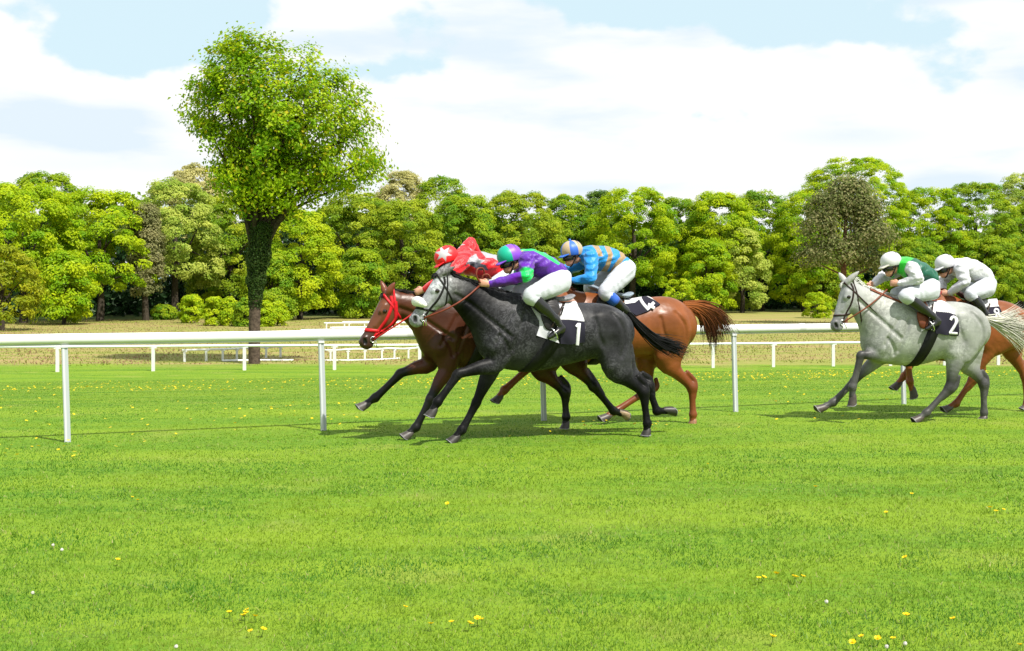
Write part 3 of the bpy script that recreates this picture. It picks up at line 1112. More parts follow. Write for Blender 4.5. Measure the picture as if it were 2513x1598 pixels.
    P_, N_, cl = crown_points(lobes, 1000, 34, rng, .46, (.3, 1.04))
    lo, hi = (np.array(c) for c in PAL['brown'])
    gm = (rng.random(len(P_)) < .45)[:, None]
    col = np.where(gm, np.array([[.14, .18, .045]]), lo + (hi - lo) * cl[:, None]) * rng.uniform(.75, 1.25, (len(P_), 1))
    V, T_, C_ = leaf_cards(P_, .22 * rng.uniform(.6, 1.3, len(P_)), N_, col, rng)
    obj("crown", mesh_data("pine_crown", V, T_, C_, smooth=False), M_LEAF, root)
    mb = MB()
    limb_tube(mb, [(-.2, 0, -.3), (-.25, 0, top * .3), (-.1, 0, top * .6), (.1, 0, top * .92)], .36, .08, (.17, .085, .055), 10)
    for L in lobes:
        s = max(.3 * top, L[2] - 1.6)
        limb_tube(mb, [(-.15, 0, s), (L[0] * .5, L[1] * .5, (s + L[2]) / 2 - .2), (L[0] * 1.2, L[1], L[2])], .12, .03, (.15, .08, .055), 6)
    mb.build("trunk", M_BARK, root)
    # wood behind the edge trees, its deep shade painted into the leaf colour
    rng = np.random.default_rng(5)
    n = 95000
    a = rng.uniform(-75, 135, n)
    dep = rng.uniform(9, 30, n)
    Yw = 151 + a * .565 + dep
    Xw = a - dep * .4
    zt = gz(Xw, Yw)
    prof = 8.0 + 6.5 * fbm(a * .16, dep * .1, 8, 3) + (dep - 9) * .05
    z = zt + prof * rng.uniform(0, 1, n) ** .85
    col = np.array([.022, .060, .016]) * rng.uniform(.5, 1.5, (n, 1))  # near-black green stands in for the shaded interior
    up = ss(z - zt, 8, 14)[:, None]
    col = col * (1 - up) + np.array([.20, .32, .015]) * rng.uniform(.6, 1.3, (n, 1)) * up  # painted shade gives way to ordinary leaf green towards the top
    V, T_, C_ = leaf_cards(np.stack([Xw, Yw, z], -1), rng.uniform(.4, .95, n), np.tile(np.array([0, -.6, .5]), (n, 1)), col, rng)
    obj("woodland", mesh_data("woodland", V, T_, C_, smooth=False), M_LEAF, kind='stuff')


build_wood()


def build_big_tree():
    rng = np.random.default_rng(42)
    base = ghit(623, 893)
    Y = base[1]
    k = Y / F

    def W(u, v, dy=0.0):    # display px -> local metres in the tree's own upright plane
        return np.array([(u * 1.0436 - 623) * k, dy, (893 - v * 1.0436) * k])
    root = empty("ivy_clad_tree", tuple(base), 0, label="big lone maple with ivy-clad trunk and bright spring leaves", cat="tree")
    out = np.array([(432, 200), (446, 172), (470, 150), (490, 105), (515, 92), (545, 86), (570, 76), (600, 90), (640, 86), (662, 104), (700, 114), (750, 122), (762, 150), (800, 165), (830, 192), (862, 202),
                    (858, 240), (892, 284), (868, 320), (905, 362), (928, 400), (885, 436), (820, 452), (760, 462), (700, 486), (640, 500), (585, 495), (545, 470), (512, 424), (492, 380), (532, 348), (488, 326), (452, 300), (434, 258), (452, 228)], float)
    # limbs rise from the fork and fan out
    bc = (.050, .040, .028)
    mb = MB()
    limb_tube(mb, [W(598, 858), W(598, 800), W(599, 740), W(602, 680), W(606, 600), W(608, 540)], .27, .24, (.085, .062, .048), 14)
    for pl, ra, rb in (([(603, 620), (590, 540), (566, 462), (548, 400)], .20, .09), ([(606, 610), (612, 530), (612, 440), (604, 360)], .20, .09),
                       ([(610, 615), (640, 545), (680, 488), (735, 440)], .19, .08), ([(612, 570), (655, 500), (668, 440), (660, 370)], .13, .07)):
        limb_tube(mb, [W(u, v, dy) for (u, v), dy in zip(pl, (0, .1, -.15, -.3))], ra, rb, bc, 10)
    ends, tips = [], []
    fan = [(470, 230, .5), (510, 165, -.8), (548, 125, .7), (600, 125, -.4), (655, 140, .9), (720, 150, -.9), (785, 190, .4), (835, 240, -.5), (860, 290, .6), (872, 375, -.3), (860, 410, .8), (790, 430, -1.0),
           (500, 300, -1.2), (520, 390, .9), (560, 430, -1.1), (700, 300, 1.8), (620, 260, -1.9), (560, 260, 1.6), (740, 240, -1.7), (690, 420, 1.9), (650, 380, -2.2)]
    for i, (u, v, dy) in enumerate(fan):
        st = W(600 + rng.uniform(-14, 16), rng.uniform(500, 590), rng.uniform(-.15, .15))
        en = W(u, v, dy)
        md = st + (en - st) * .45 + np.array([(en[0] - st[0]) * -.12, dy * .1, .25])
        pth = catmull([st, md, en], 8)
        mb.tube(pth, np.linspace(.125, .022, len(pth)), 7, bc, cap=False)
        ends.append(en)
        for q in range(15):
            b = pth[rng.integers(5, len(pth))]
            e2 = b + rng.normal(0, 1, 3) * np.array([.75, .7, .55]) + (en - st) / np.linalg.norm(en - st) * .5 + np.array([0, 0, .2])
            if not inpoly(np.array([[(e2[0] / k + 623) / 1.0436, (893 - e2[2] / k) / 1.0436]]), out)[0]:
                e2 = b + (e2 - b) * .25
            tips.append(e2)
            mb.tube(catmull([b, (b + e2) / 2 + np.array([0, 0, -.08]), e2], 4), np.linspace(.034, .008, 9), 5, bc, cap=False)
    mb.build("trunk", M_BARK, root)
    # crown: clumps filling the silhouette's volume, looser towards the rim
    cl = []
    while len(cl) < 330:
        u, v = rng.uniform(425, 935), rng.uniform(70, 505)
        if not inpoly(np.array([[u, v]]), out)[0]:
            continue
        e = np.roll(out, -1, 0) - out
        w = np.array([u, v]) - out
        t = np.clip((w * e).sum(1) / (e * e).sum(1), 0, 1)
        dist = np.linalg.norm(w - e * t[:, None], axis=1).min()
        if dist < 5:
            continue
        th = 2.9 * math.sqrt(min(1, dist / 170))
        s = rng.choice([-1, 1]) * rng.uniform(.25, 1.0) ** .5
        # open up the lower right, where sky shows between the boughs
        if 640 < u < 830 and 330 < v < 450 and rng.random() < .5:
            continue
        if 500 < u < 620 and 330 < v < 400 and rng.random() < .5:
            continue
        if fbm(np.array([u * .021]), np.array([v * .021 + dist * 0]), 91, 2)[0] < .445 and rng.random() < .8:
            continue
        if v > 440 and 560 < u < 720 and rng.random() < .7:
            continue
        if rng.random() < .14 and dist < 60:
            continue
        cl.append((u, v, s * th, dist))
    cl = np.array(cl)
    per = 66
    cen = np.array([W(u, v, dy) for u, v, dy, _ in cl])
    cen = np.vstack([cen, np.array(tips)])
    m = len(cen)
    sprd = rng.uniform(.18, .40, m)
    g = rng.normal(size=(m, per, 3)) * sprd[:, None, None] * np.array([1, 1, .75])
    P = (cen[:, None] + g).reshape(-1, 3)
    mid = cen.mean(0)
    N = np.repeat((cen - mid) / np.linalg.norm(cen - mid, axis=1)[:, None] + np.array([0, 0, .5]), per, 0) + rng.normal(0, .4, (m * per, 3))
    tone = np.repeat(rng.uniform(0, 1, m), per)[:, None]
    col = np.array([.17, .35, .008]) * (1 - tone) + np.array([.41, .52, .010]) * tone
    yel = rng.random((len(P), 1)) < .07
    col = np.where(yel, np.array([[.48, .43, .015]]), col) * rng.uniform(.7, 1.3, (len(P), 1))
    V, T_, C_ = leaf_cards(P, .142 * rng.uniform(.6, 1.4, len(P)), N, col, rng)
    obj("crown", mesh_data("maple_crown", V, T_, C_, smooth=False), M_LEAF, root)
    # ivy sleeve: narrow at the bottom, flaring into the fork
    n = 11000
    v = 522 + 208 * rng.beta(1.15, 1.35, n)
    prof_v = np.array([470, 500, 540, 580, 620, 660, 700, 730])
    cu = np.interp(v, prof_v, [612, 614, 613, 611, 606, 602, 601, 600])
    hw = np.interp(v, prof_v, [22, 24, 26, 25, 24, 22, 19, 12]) * (0.85 + .35 * vnoise(v * .05, v * 0 + 3, 4))
    a = rng.uniform(0, 2 * math.pi, n)
    rr = rng.uniform(.6, 1.05, n)
    P = np.stack([((cu + hw * rr * np.cos(a)) * 1.0436 - 623) * k, hw * 1.0436 * k * rr * np.sin(a), (893 - v * 1.0436) * k], -1)
    N = np.stack([np.cos(a), np.sin(a), np.full(n, .2)], -1)
    col = np.array([.045, .085, .016]) * rng.uniform(.5, 1.7, (n, 1))
    li = rng.random((n, 1)) < .1
    col = np.where(li, np.array([[.09, .13, .02]]), col)
    V, T_, C_ = leaf_cards(P, .08 * rng.uniform(.6, 1.3, n), N, col, rng)
    obj("ivy", mesh_data("ivy", V, T_, C_, smooth=False), M_LEAF, root)


build_big_tree()

# ------------------------------------------------------------------ horses
M_COAT = mat_col("horse_coat", 0.36, 0.28, noise=(3.0, 0.75, 1.15), bump=(14, 0.12, (1, 1, 2.0)))
M_GREYDARK = mat_col("dark_grey_coat", 0.46, 0.12, noise=(4.0, 0.55, 1.45), bump=(14, 0.12, (1, 1, 2)), dapple=(17, 0.8, 3.4))
M_GREYLIGHT = mat_col("pale_grey_coat", 0.48, 0.3, noise=(4.0, 0.72, 1.15), bump=(14, 0.12, (1, 1, 2)), dapple=(13, 0.8, 1.65))
M_HAIR = mat_col("horse_hair", 0.55, 0.15)
M_HOOF = mat_col("hoof_horn", 0.45, 0.4, noise=(30, 0.7, 1.2))
M_EYE = mat_col("eye_gloss", 0.08, 0.6)
M_LEATHER = mat_col("leather", 0.45, 0.2, noise=(20, 0.8, 1.1))
M_CLOTH = mat_col("race_cloth", 0.8, 0.1, bump=(9, 0.25, (1, 1, 1)))
M_WOOL = mat_col("sheepskin", 0.95, 0.05, bump=(70, 0.8, (1, 1, 1)))
M_STEEL = bpy.data.materials.new("bright_steel")
M_STEEL.use_nodes = True
_t = NT(M_STEEL.node_tree)
_t.n('ShaderNodeOutputMaterial', {'Surface': _t.n('ShaderNodeBsdfPrincipled', {'Base Color': (0.75, 0.75, 0.76), 'Metallic': 1.0, 'Roughness': 0.25}).outputs[0]})

BLK = (.008, .008, .009)
WHT = (.55, .55, .56)


def hair_mesh(name, guides, n, spread, rad, col, parent, seed, mat, flare=1.0, curl=0.03, tip=None):
    """many thin tapering locks around one or more guide curves (each (m,3))"""
    rng = np.random.default_rng(seed)
    mb = MB()
    G = [catmull(g, 5) for g in guides]
    for i in range(n):
        g = G[i % len(G)]
        m = len(g)
        t = np.linspace(0, 1, m)
        u = rng.normal(size=3) * spread * np.array([1, .8, 1])
        ph = rng.uniform(0, 6.28, 3)
        off = u[None] * (0.25 + flare * t[:, None] ** 1.1) + curl * t[:, None] ** 1.5 * np.sin(5 * t[:, None] + ph[None])
        L = int(m * rng.uniform(.62, 1.0))
        P = (g + off)[:max(4, L)]
        tt = np.linspace(0, 1, len(P))
        r = rad * rng.uniform(.6, 1.3) * (1 - tt ** 2.2 * .93)
        c = np.asarray(col) * rng.uniform(.6, 1.35)
        if tip is not None:
            c = c + (np.asarray(tip) * rng.uniform(.6, 1.4) - c) * np.clip((tt[:, None] - .3) / .6, 0, 1)
        mb.tube(P, r, 4, c, cap=False)
    return mb.build(name, mat, parent)


def hoof(fr, parent, A, T, side, col, shoe):
    """A fetlock end of pastern (coronet), T toe point on the ground side; builds a sloped horn cone with a sole"""
    A, T = np.asarray(A), np.asarray(T)
    ax = T - A
    L = np.linalg.norm(ax)
    ax = ax / L
    lat = np.array([0, 1.0, 0])
    fwd = np.cross(lat, ax)
    if fwd[0] > 0:
        fwd = -fwd
    mb = MB()
    K = 18
    th = np.linspace(0, 2 * np.pi, K, endpoint=False)
    rows = [(-.25, .036, .036, 0), (0.0, .047, .044, 0.0), (.45, .055, .053, .004), (1.0, .066, .060, .012)]
    V = []
    for s, rf, rl, sh in rows:
        c = A + ax * L * s - fwd * (.012 - sh)
        heel = np.where(np.cos(th) < 0, .8, 1.0)
        lift = np.where(np.cos(th) < 0, .28, 0.0) * -np.cos(th) * 0
        V.append(c + fwd * (np.cos(th) * rf * heel)[:, None] + lat * (np.sin(th) * rl)[:, None] - ax * (L * .30 * s * np.clip(-np.cos(th), 0, 1))[:, None])
    V = np.concatenate(V)
    F = []
    for a in range(3):
        i = np.arange(K); j = (i + 1) % K
        F.append(np.stack([a * K + i, a * K + j, (a + 1) * K + j, (a + 1) * K + i], -1))
    mb.add(V, np.concatenate(F), col)
    sole = V[-K:]
    cc = sole.mean(0) - ax * .01
    i = np.arange(K); j = (i + 1) % K
    mb.add(np.vstack([sole, cc]), np.stack([i, j, np.full(K, K)], -1), np.asarray(col) * .5)
    h = mb.build("hoof", M_HOOF, parent)
    sb = MB()
    ring = sole + ax * .003
    sb.tube(np.vstack([ring[-7:], ring[:8]]), .005, 5, (.22, .22, .23))
    sb.build("horseshoe", M_HOOF, h)
    return h


def make_horse(sp):
    fr = Frame(sp['n0'], sp['yaw'], sp['u0'])
    root = empty("racehorse", tuple(fr.org), fr.yaw, label=sp['label'], cat="horse", group="galloping racehorses")
    C = sp['cols']
    P = fr.px
    allu = [s[0] for s in sp['trunk']] + [sp['P1'][0], sp['ears'][0][0]] + [q[0] for l in sp['legs'] for q in l['J']]
    allv = [sp['ears'][0][1], sp['ears'][1][1], sp['P0'][1]]
    pts = np.array([P(u, VH) for u in allu])
    top = max(P(sp['P0'][0], v)[2] for v in allv)
    f = Field((pts[:, 0].min() - .22, -.46, -.03), (pts[:, 0].max() + .22, .46, top + .12), 0.0115)
    # trunk
    st = np.array([[*P(u, (a + b) / 2), (b - a) / 2 / fr.ppm(u), w] for u, a, b, w in sp['trunk']])
    f.chain(st[:, :3], st[:, 3], st[:, 4], C['body'], k=.02, sub=5)
    # neck
    nk = np.array([[*P(u, v), r / fr.ppm(u), w] for (u, v), r, w in sp['neck']])
    f.chain(nk[:, :3], nk[:, 3], nk[:, 4], [C['poll']] + [C['neck']] * (len(nk) - 2) + [C['body']], k=.09, sub=4)
    # head
    p0, p1 = P(*sp['P0']), P(*sp['P1'])
    L = np.linalg.norm(p1 - p0)
    hx = (p1 - p0) / L
    hy = np.array([-hx[2], 0, hx[0]])           # towards the jaw
    if hy[0] < 0:
        hy = -hy

    def H(x, y, l=0.0):
        return p0 + hx * (x * L) + hy * (y * L) + np.array([0, l * L, 0])
    hd, mz = C['head'], C['muzzle']
    f.chain([H(.06, .13), H(.18, .17), H(.33, .205), H(.48, .19), H(.64, .165), H(.80, .148), H(.93, .145)],
            np.array([.13, .18, .205, .18, .145, .118, .115]) * L, np.array([.105, .135, .145, .115, .088, .08, .092]) * L,
            [C['poll'], hd, hd, hd, hd, mz, mz], k=.05, sub=4)
    for s in (-1, 1):
        f.chain([H(.30, .27, .06 * s), H(.42, .27, .055 * s)], np.array([.155, .13]) * L, .075 * L, C['cheek'], k=.03)       # cheek
        f.chain([H(.26, .085, .105 * s), H(.36, .085, .115 * s)], .045 * L, .035 * L, hd, k=.03)      # brow
        f.chain([H(.36, .15, .135 * s), H(.62, .13, .085 * s)], .018 * L, .012 * L, hd, k=.03)      # cheek crest
        f.chain([H(.89, .085, .062 * s), H(.95, .12, .066 * s)], .042 * L, .03 * L, mz, k=.03)        # nostril rim
        f.chain([H(.915, .09, .092 * s), H(.955, .125, .09 * s)], .030 * L, .03 * L, BLK, k=.012, mode='cutc')
        # ears
        tip = np.array(P(*sp['ears'][0 if s < 0 else 1], l=.085 * s))
        b = H(.045, .03, .075 * s)
        d = tip - b
        f.chain([b - d * .12, b + d * .25, b + d * .62, tip], [.034, .042, .031, .008], [.032, .036, .027, .007], [C['poll'], C['ear'], C['ear'], C['ear']], k=.025)
        f.chain([b + d * .25 + hx * .028 - np.array([0, .0, 0]), b + d * .7 + hx * .022], [.018, .010], [.014, .008], np.asarray(C['ear']) * .35, k=.012, mode='cutc')
    f.chain([H(.97, .20), H(.93, .235)], [.05 * L, .048 * L], [.06 * L, .055 * L], mz, k=.03)        # lips / chin
    f.chain([H(.90, .205, .12), H(.90, .205, -.12)], .008 * L, None, BLK, k=.015, mode='cutc')
    # legs
    for lg in sp['legs']:
        l0, l1 = lg['l']
        J = lg['J']
        hi, lo, cl = C['body'], C['legs'], lg.get('knee', C['knee'])
        sgn = np.sign(l1)
        if lg['kind'] == 'fore':
            S, E, K, Ft, T = [np.array(P(*q, l=l)) for q, l in zip(J, (l0, l0, l1, l1, l1))]
            fw = (K - E) / np.linalg.norm(K - E)
            pts_ = [S, E, E + (K - E) * .42, E + (K - E) * .82, K, K + (Ft - K) * .16, K + (Ft - K) * .5, K + (Ft - K) * .84, Ft]
            r = [.135, .105, .078, .054, .056, .044, .037, .042, .05]
            w = [.08, .075, .066, .05, .052, .042, .034, .038, .045]
            cc = [hi, hi, C['arm'], cl, cl, lo, lo, lo, lo]
            f.chain(pts_, r, w, cc, k=.06, sub=3)
            # tendon line behind the cannon and shoulder muscle
            n = np.cross(Ft - K, [0, 1, 0]); n /= np.linalg.norm(n)
            if n[0] < 0: n = -n
            f.chain([K + n * .03 + (Ft - K) * .05, K + (Ft - K) * .5 + n * .026, Ft + n * .02], [.022, .018, .026], None, lo, k=.02)
            f.chain([S + np.array([.20, .05 * sgn, .30]), S + np.array([.03, .06 * sgn, .10]), S + np.array([-.03, .05 * sgn, -.02])], [.07, .085, .07], [.05, .06, .06], hi, k=.06)
            f.chain([S + np.array([.17, .075 * sgn, .10]), E + np.array([.04, .035 * sgn, .05])], [.085, .075], [.055, .05], hi, k=.05)
        else:
            Hp, ST, K, Ft, T = [np.array(P(*q, l=l)) for q, l in zip(J, (l0, l0 * 1.15, l1, l1, l1))]
            bk = np.array([.05, 0, 0])
            g = K - ST
            pts_ = [Hp, Hp + (ST - Hp) * .55 + bk * .5, ST + bk * .3, ST + g * .40, ST + g * .78, K]
            f.chain(pts_, [.20, .20, .145, .088, .056, .058], [.13, .125, .10, .078, .052, .05], [hi, hi, hi, C['arm'], cl, cl], k=.07, sub=3)
            f.chain([K, K + (Ft - K) * .2, K + (Ft - K) * .55, K + (Ft - K) * .85, Ft], [.06, .048, .040, .043, .05], [.05, .043, .036, .04, .045], [cl, lo, lo, lo, lo], k=.035, sub=3)
            n = -(g / np.linalg.norm(g) - (Ft - K) / np.linalg.norm(Ft - K))
            n = np.array([n[0], 0, n[2]])
            n = -n if n[0] < 0 else n
            n = n / (np.linalg.norm(n) + 1e-6)
            hk = K + n * .055 - (Ft - K) / np.linalg.norm(Ft - K) * .045
            f.chain([hk + (ST - K) * .35 + n * .02, hk, K + n * .03 + (Ft - K) * .35], [.028, .032, .026], [.022, .026, .022], cl, k=.03)
            f.chain([Hp + np.array([.10, .05 * sgn, .05]), Hp + np.array([.14, .045 * sgn, -.16]), ST + np.array([.13, .02 * sgn, -.02])], [.09, .10, .07], [.07, .075, .06], hi, k=.05)
            f.chain([Hp + np.array([-.12, .07 * sgn, .06]), ST + np.array([-.06, .05 * sgn, .06])], [.10, .09], [.06, .06], hi, k=.05)
        pc = Ft + (T - Ft) * .50
        f.chain([Ft, Ft + (T - Ft) * .28, pc], [.05, .04, .042], [.044, .037, .042], lg.get('sock', lo), k=.02, sub=3)
        hoof(fr, root, Ft + (T - Ft) * .46, T, sgn, lg.get('hoof', C['hoof']), True)
    # grooves between the big muscles
    for lg in sp['legs']:
        s = np.sign(lg['l'][1])
        A0, A1, A2 = [np.array(P(*q, l=lg['l'][0])) for q in lg['J'][:3]]
        if lg['kind'] == 'fore':
            paths = [[(.30, .34), (.23, .12), (.17, -.06)], [(.16, .34), (.06, .16), (-.02, .02)], [(.02, .10), (.10, -.02), (.12, -.10)]]
            org = A0
        else:
            paths = [[(.02, .14), (.14, -.02), (.16, -.20), (.12, -.34)], [(-.20, .08), (-.16, -.10), (-.10, -.22)]]
            org = A0
        for pt in paths:
            q = catmull(np.array([(org[0] + x, .6 * s, org[2] + z_) for x, z_ in pt]), 4)
            hp_, hh = f.cast(q, np.array([0, -s, 0.0]), .7)
            if hh.all():
                f.chain(hp_, .012, None, C['body'], k=.036, sub=1, mode='cut')
    for s in (-1, 1):                           # jugular groove
        q = np.array([[a[0] * .0 + b[0], .6 * s, b[2] - b[3] * .35] for a, b in zip(nk, nk)])
        hp_, hh = f.cast(catmull(q, 3), np.array([0, -s, 0.0]), .7)
        if hh.all():
            f.chain(hp_, .015, None, C['neck'], k=.04, sub=1, mode='cut')
    # flank hollow
    if 'flank' in sp:
        for s in (-1, 1):
            q = np.array(P(*sp['flank']))
            q[1] = .33 * s
            f.chain([q], .10, .06, C['body'], k=.08, mode='cut')
    V, Fc, cl = f.mesh()
    if 'paint' in sp:
        cl = sp['paint'](fr, V, cl, H)
    obj("body", mesh_data("horse_body", V, Fc, cl), sp['coat'], root)
    # eyes
    for s in (-1, 1):
        o = H(.335, .125, .4 * s)
        p, h = f.cast(o, np.array([0, -s, 0.0]), .4)
        mb = MB()
        th = np.linspace(0, np.pi, 9)[:, None]
        ph = np.linspace(0, 2 * np.pi, 12, endpoint=False)[None]
        S = np.stack([np.cos(th) * np.ones_like(ph), np.sin(th) * np.cos(ph), np.sin(th) * np.sin(ph)], -1).reshape(-1, 3) * np.array([.026, .016, .022])
        i = np.arange(8)[:, None] * 12; j = np.arange(12)[None]; k = (j + 1) % 12
        mb.add(S + p[0] - np.array([0, .003 * -s, 0]), np.stack([i + j, i + k, i + 12 + k, i + 12 + j], -1).reshape(-1, 4), (.012, .008, .006))
        mb.build("eye", M_EYE, root)
    # ---------------- bridle
    bc = sp['bridle']
    wd = sp.get('strap', .026)
    br = MB()
    mid = H(.10, .20)
    loop_strap(f, br, H(.70, .155), hx * .9 + hy * .42, wd * 1.1, bc)                       # noseband
    loop_strap(f, br, H(.185, .17), hx * 1.0 - hy * .42, wd * .8, bc)                       # brow
    loop_strap(f, br, H(.20, .25), hx * .55 - hy * .84, wd * .7, bc, rmax=.45) if sp.get('throat', True) else None
    for s in (-1, 1):
        pa = [(H(*q)[0], H(*q)[2]) for q in ((.06, .09), (.17, .17), (.42, .22), (.66, .215), (.80, .215))]
        side_strap(f, br, pa, wd, s, bc)
        if sp.get('ystrap'):
            pa = [(H(*q)[0], H(*q)[2]) for q in ((.10, .20), (.34, .35), (.56, .32), (.74, .23))]
            side_strap(f, br, pa, wd, s, bc)
    bridle = br.build("bridle", M_LEATHER, root)
    # ---------------- bit rings
    bits = {}
    for s in (-1, 1):
        o = H(.835, .215, .35 * s)
        p, h = f.cast(o, np.array([0, -s, 0.0]), .4)
        c = p[0] + np.array([0, .008 * s, 0])
        bits[s] = c
        th = np.linspace(0, 2 * np.pi, 17)
        mb = MB()
        mb.tube(c + .032 * (np.cos(th)[:, None] * hx + np.sin(th)[:, None] * hy), .0055, 6, (.8, .8, .8), cap=False)
        mb.tube([c - hx * .02 + hy * .02, c + hx * .05 + hy * .075], .005, 6, (.8, .8, .8))
        mb.build("bit_ring", M_STEEL, bridle)
    if 'roll' in sp:
        mb = MB()
        a, b = (np.array(H(*q)) for q in sp['roll'])
        wf = Field(np.minimum(a, b) - .2, np.maximum(a, b) + .2, .008)
        wf.chain([np.array([a[0], -.10, a[2]]) + hy * .05, np.array([a[0], -.07, a[2]]), np.array([a[0], 0, a[2]]) - hy * .012, np.array([a[0], .07, a[2]]), np.array([a[0], .10, a[2]]) + hy * .05], [.03, .05, .055, .05, .03], None, (.75, .74, .70), sub=4)
        v, q, c = wf.mesh()
        obj("shadow_roll", mesh_data("shadow_roll", v, q, c), M_WOOL, bridle)
    # ---------------- pad and number cloth, wrapped over the back
    def zc(a):
        return np.interp(a, st[:, 0], st[:, 2])

    def back(a, phi, off):
        a, phi = np.asarray(a, float), np.asarray(phi, float)
        o = np.stack([a, 0 * a, zc(a)], -1)
        d = np.stack([0 * a, np.sin(phi), np.cos(phi)], -1)
        p, h = f.cast(o, d, .6, out=True)
        return p + d * np.asarray(off)[..., None] if np.ndim(off) else p + d * off

    def aphi(u, v):
        o, d = fr.ray((u, v))
        p, h = f.cast(o, d, sp['n0'] * 1.5, t0=sp['n0'] * .85)
        q = p[0] if h[0] else P(u, v, -.25)
        return q[0], min(math.atan2(-q[1], q[2] - zc(q[0])), 1.9)

    def wrap(name, mat, poly, off, colfn, th=.010, res=.013):
        """poly: ft (front edge, list top->bottom pixel), bk (back edge)"""
        fe = [aphi(*q) for q in poly['ft']]
        be = [aphi(*q) for q in poly['bk']]
        N, Mh = 70, 120
        t = np.linspace(0, 1, Mh)
        fa = np.interp(t, np.linspace(0, 1, len(fe) + 1), [P(*poly['ftop'])[0]] + [q[0] for q in fe])
        fp = np.interp(t, np.linspace(0, 1, len(fe) + 1), [0] + [q[1] for q in fe])
        ba = np.interp(t, np.linspace(0, 1, len(be) + 1), [P(*poly['btop'])[0]] + [q[0] for q in be])
        bp = np.interp(t, np.linspace(0, 1, len(be) + 1), [0] + [q[1] for q in be])
        s = np.linspace(0, 1, N)
        A = fa[:, None] + (ba - fa)[:, None] * s
        Ph = fp[:, None] + (bp - fp)[:, None] * s
        A2 = np.vstack([A[::-1], A[1:]])
        P2 = np.vstack([-Ph[::-1], Ph[1:]])      # negative phi = near side (l<0)
        rip = .004 * np.sin(A2 * 31 + P2 * 5) * np.abs(P2)
        o1 = back(A2.ravel(), P2.ravel(), (off + rip).ravel())
        o2 = back(A2.ravel(), P2.ravel(), off - th)
        m = A2.shape[0]
        i = np.arange(m - 1)[:, None] * N
        j = np.arange(N - 1)[None]
        Q = np.stack([i + j, i + j + 1, i + N + j + 1, i + N + j], -1).reshape(-1, 4)
        n = m * N
        ring = np.concatenate([np.arange(N), np.arange(1, m) * N + N - 1, (m - 1) * N + np.arange(N - 2, -1, -1), np.arange(m - 2, 0, -1) * N])
        rn = np.roll(ring, -1)
        E = np.stack([ring, rn, rn + n, ring + n], -1)
        V = np.vstack([o1, o2])
        Vn = V.copy()
        Vn[:, 1] = -np.abs(Vn[:, 1])
        return obj(name, mesh_data(name, V, [Q, Q[:, ::-1] + n, E], colfn(fr.proj(Vn))), mat, root)

    if 'pad' in sp:
        pd = sp['pad']
        wrap("saddle_pad", M_CLOTH, pd, .012, lambda q: np.broadcast_to(np.array(pd['col'], float), (len(q), 3)))
    cl_ = sp['cloth']

    def ccol(q):
        c = np.broadcast_to(np.array(WHT), (len(q), 3)).copy()
        c[inpoly(q, cl_['panel'])] = (.018, .017, .028)
        return c
    cloth = wrap("number_cloth", M_CLOTH, cl_, .022, ccol)
    mb = MB()
    for stroke in cl_['digit']:
        pl = catmull(np.array(stroke['p'], float), 6 if len(stroke['p']) > 2 and not stroke.get('sharp') else 1)
        if stroke.get('sharp') or len(stroke['p']) == 2:
            pl = np.concatenate([np.linspace(pl[i], pl[i + 1], 7)[:-1] for i in range(len(pl) - 1)] + [pl[-1:]])
        Tn = np.gradient(pl, axis=0)
        Tn /= np.linalg.norm(Tn, axis=1)[:, None] + 1e-9
        Nn = np.stack([-Tn[:, 1], Tn[:, 0]], -1) * stroke['w'] / 2
        E = []
        for sg in (1, -1):
            o, d = fr.ray(pl + Nn * sg)
            p, h = f.cast(o, d, sp['n0'] * 1.5, t0=sp['n0'] * .85)
            nn = f.normal(p)
            E.append((p, nn))
        a, b = E[0][0] + E[0][1] * .022, E[1][0] + E[1][1] * .022
        strip(a, b, E[0][1], E[1][1], .007, mb, (.60, .60, .63))
        am = (mb.V[-1][:, 0]).copy()
        cen = cl_['ac'] if 'ac' in cl_ else None
    if mb.V:
        allp = np.concatenate(mb.V)
        ca = (allp[:, 0].min() + allp[:, 0].max()) / 2
        m2 = MB()
        for Vv, Fv in zip(mb.V, mb.Q):          # the same digit on the far side, reading the right way round
            W = Vv.copy()
            W[:, 0] = 2 * ca - W[:, 0]
            W[:, 1] = -Vv[:, 1]
            m2.add(W, Fv - Fv.min(), (.60, .60, .63))
        m2.build("number", M_CLOTH, cloth)
        mb.build("number", M_CLOTH, cloth)
    # ---------------- girth
    g = sp['girth']
    gt, gb = P(*g['top']), P(*g['bot'])
    ax = (gt - gb) / np.linalg.norm(gt - gb)
    mb = MB()
    cen = gb + (gt - gb) * .7
    loop_strap(f, mb, cen, np.array([ax[2], 0, -ax[0]]), g['w'], g.get('col', BLK), .014, 64, .9)
    mb.build("girth", M_LEATHER, root)
    # ---------------- saddle: small racing saddle with flaps
    sd = sp['saddle']
    sf = Field((P(*sd['front'])[0] - .25, -.35, P(*sd['front'])[2] - .65), (P(*sd['back'])[0] + .25, .35, P(*sd['front'])[2] + .3), .010)
    a0, a1 = P(*sd['front'])[0], P(*sd['back'])[0]
    rows = []
    for t, up, w, r in ((0, .075, .07, .03), (.2, .05, .075, .03), (.55, .035, .11, .028), (.85, .06, .13, .03), (1, .085, .10, .022)):
        a = a0 + (a1 - a0) * t
        s = back(np.array([a]), np.array([0.0]), .0)[0]
        rows.append((a, 0, s[2] + up, r, w))
    rows = np.array(rows)
    sf.chain(rows[:, :3], rows[:, 3], rows[:, 4], sd['col'], k=.02, sub=4)
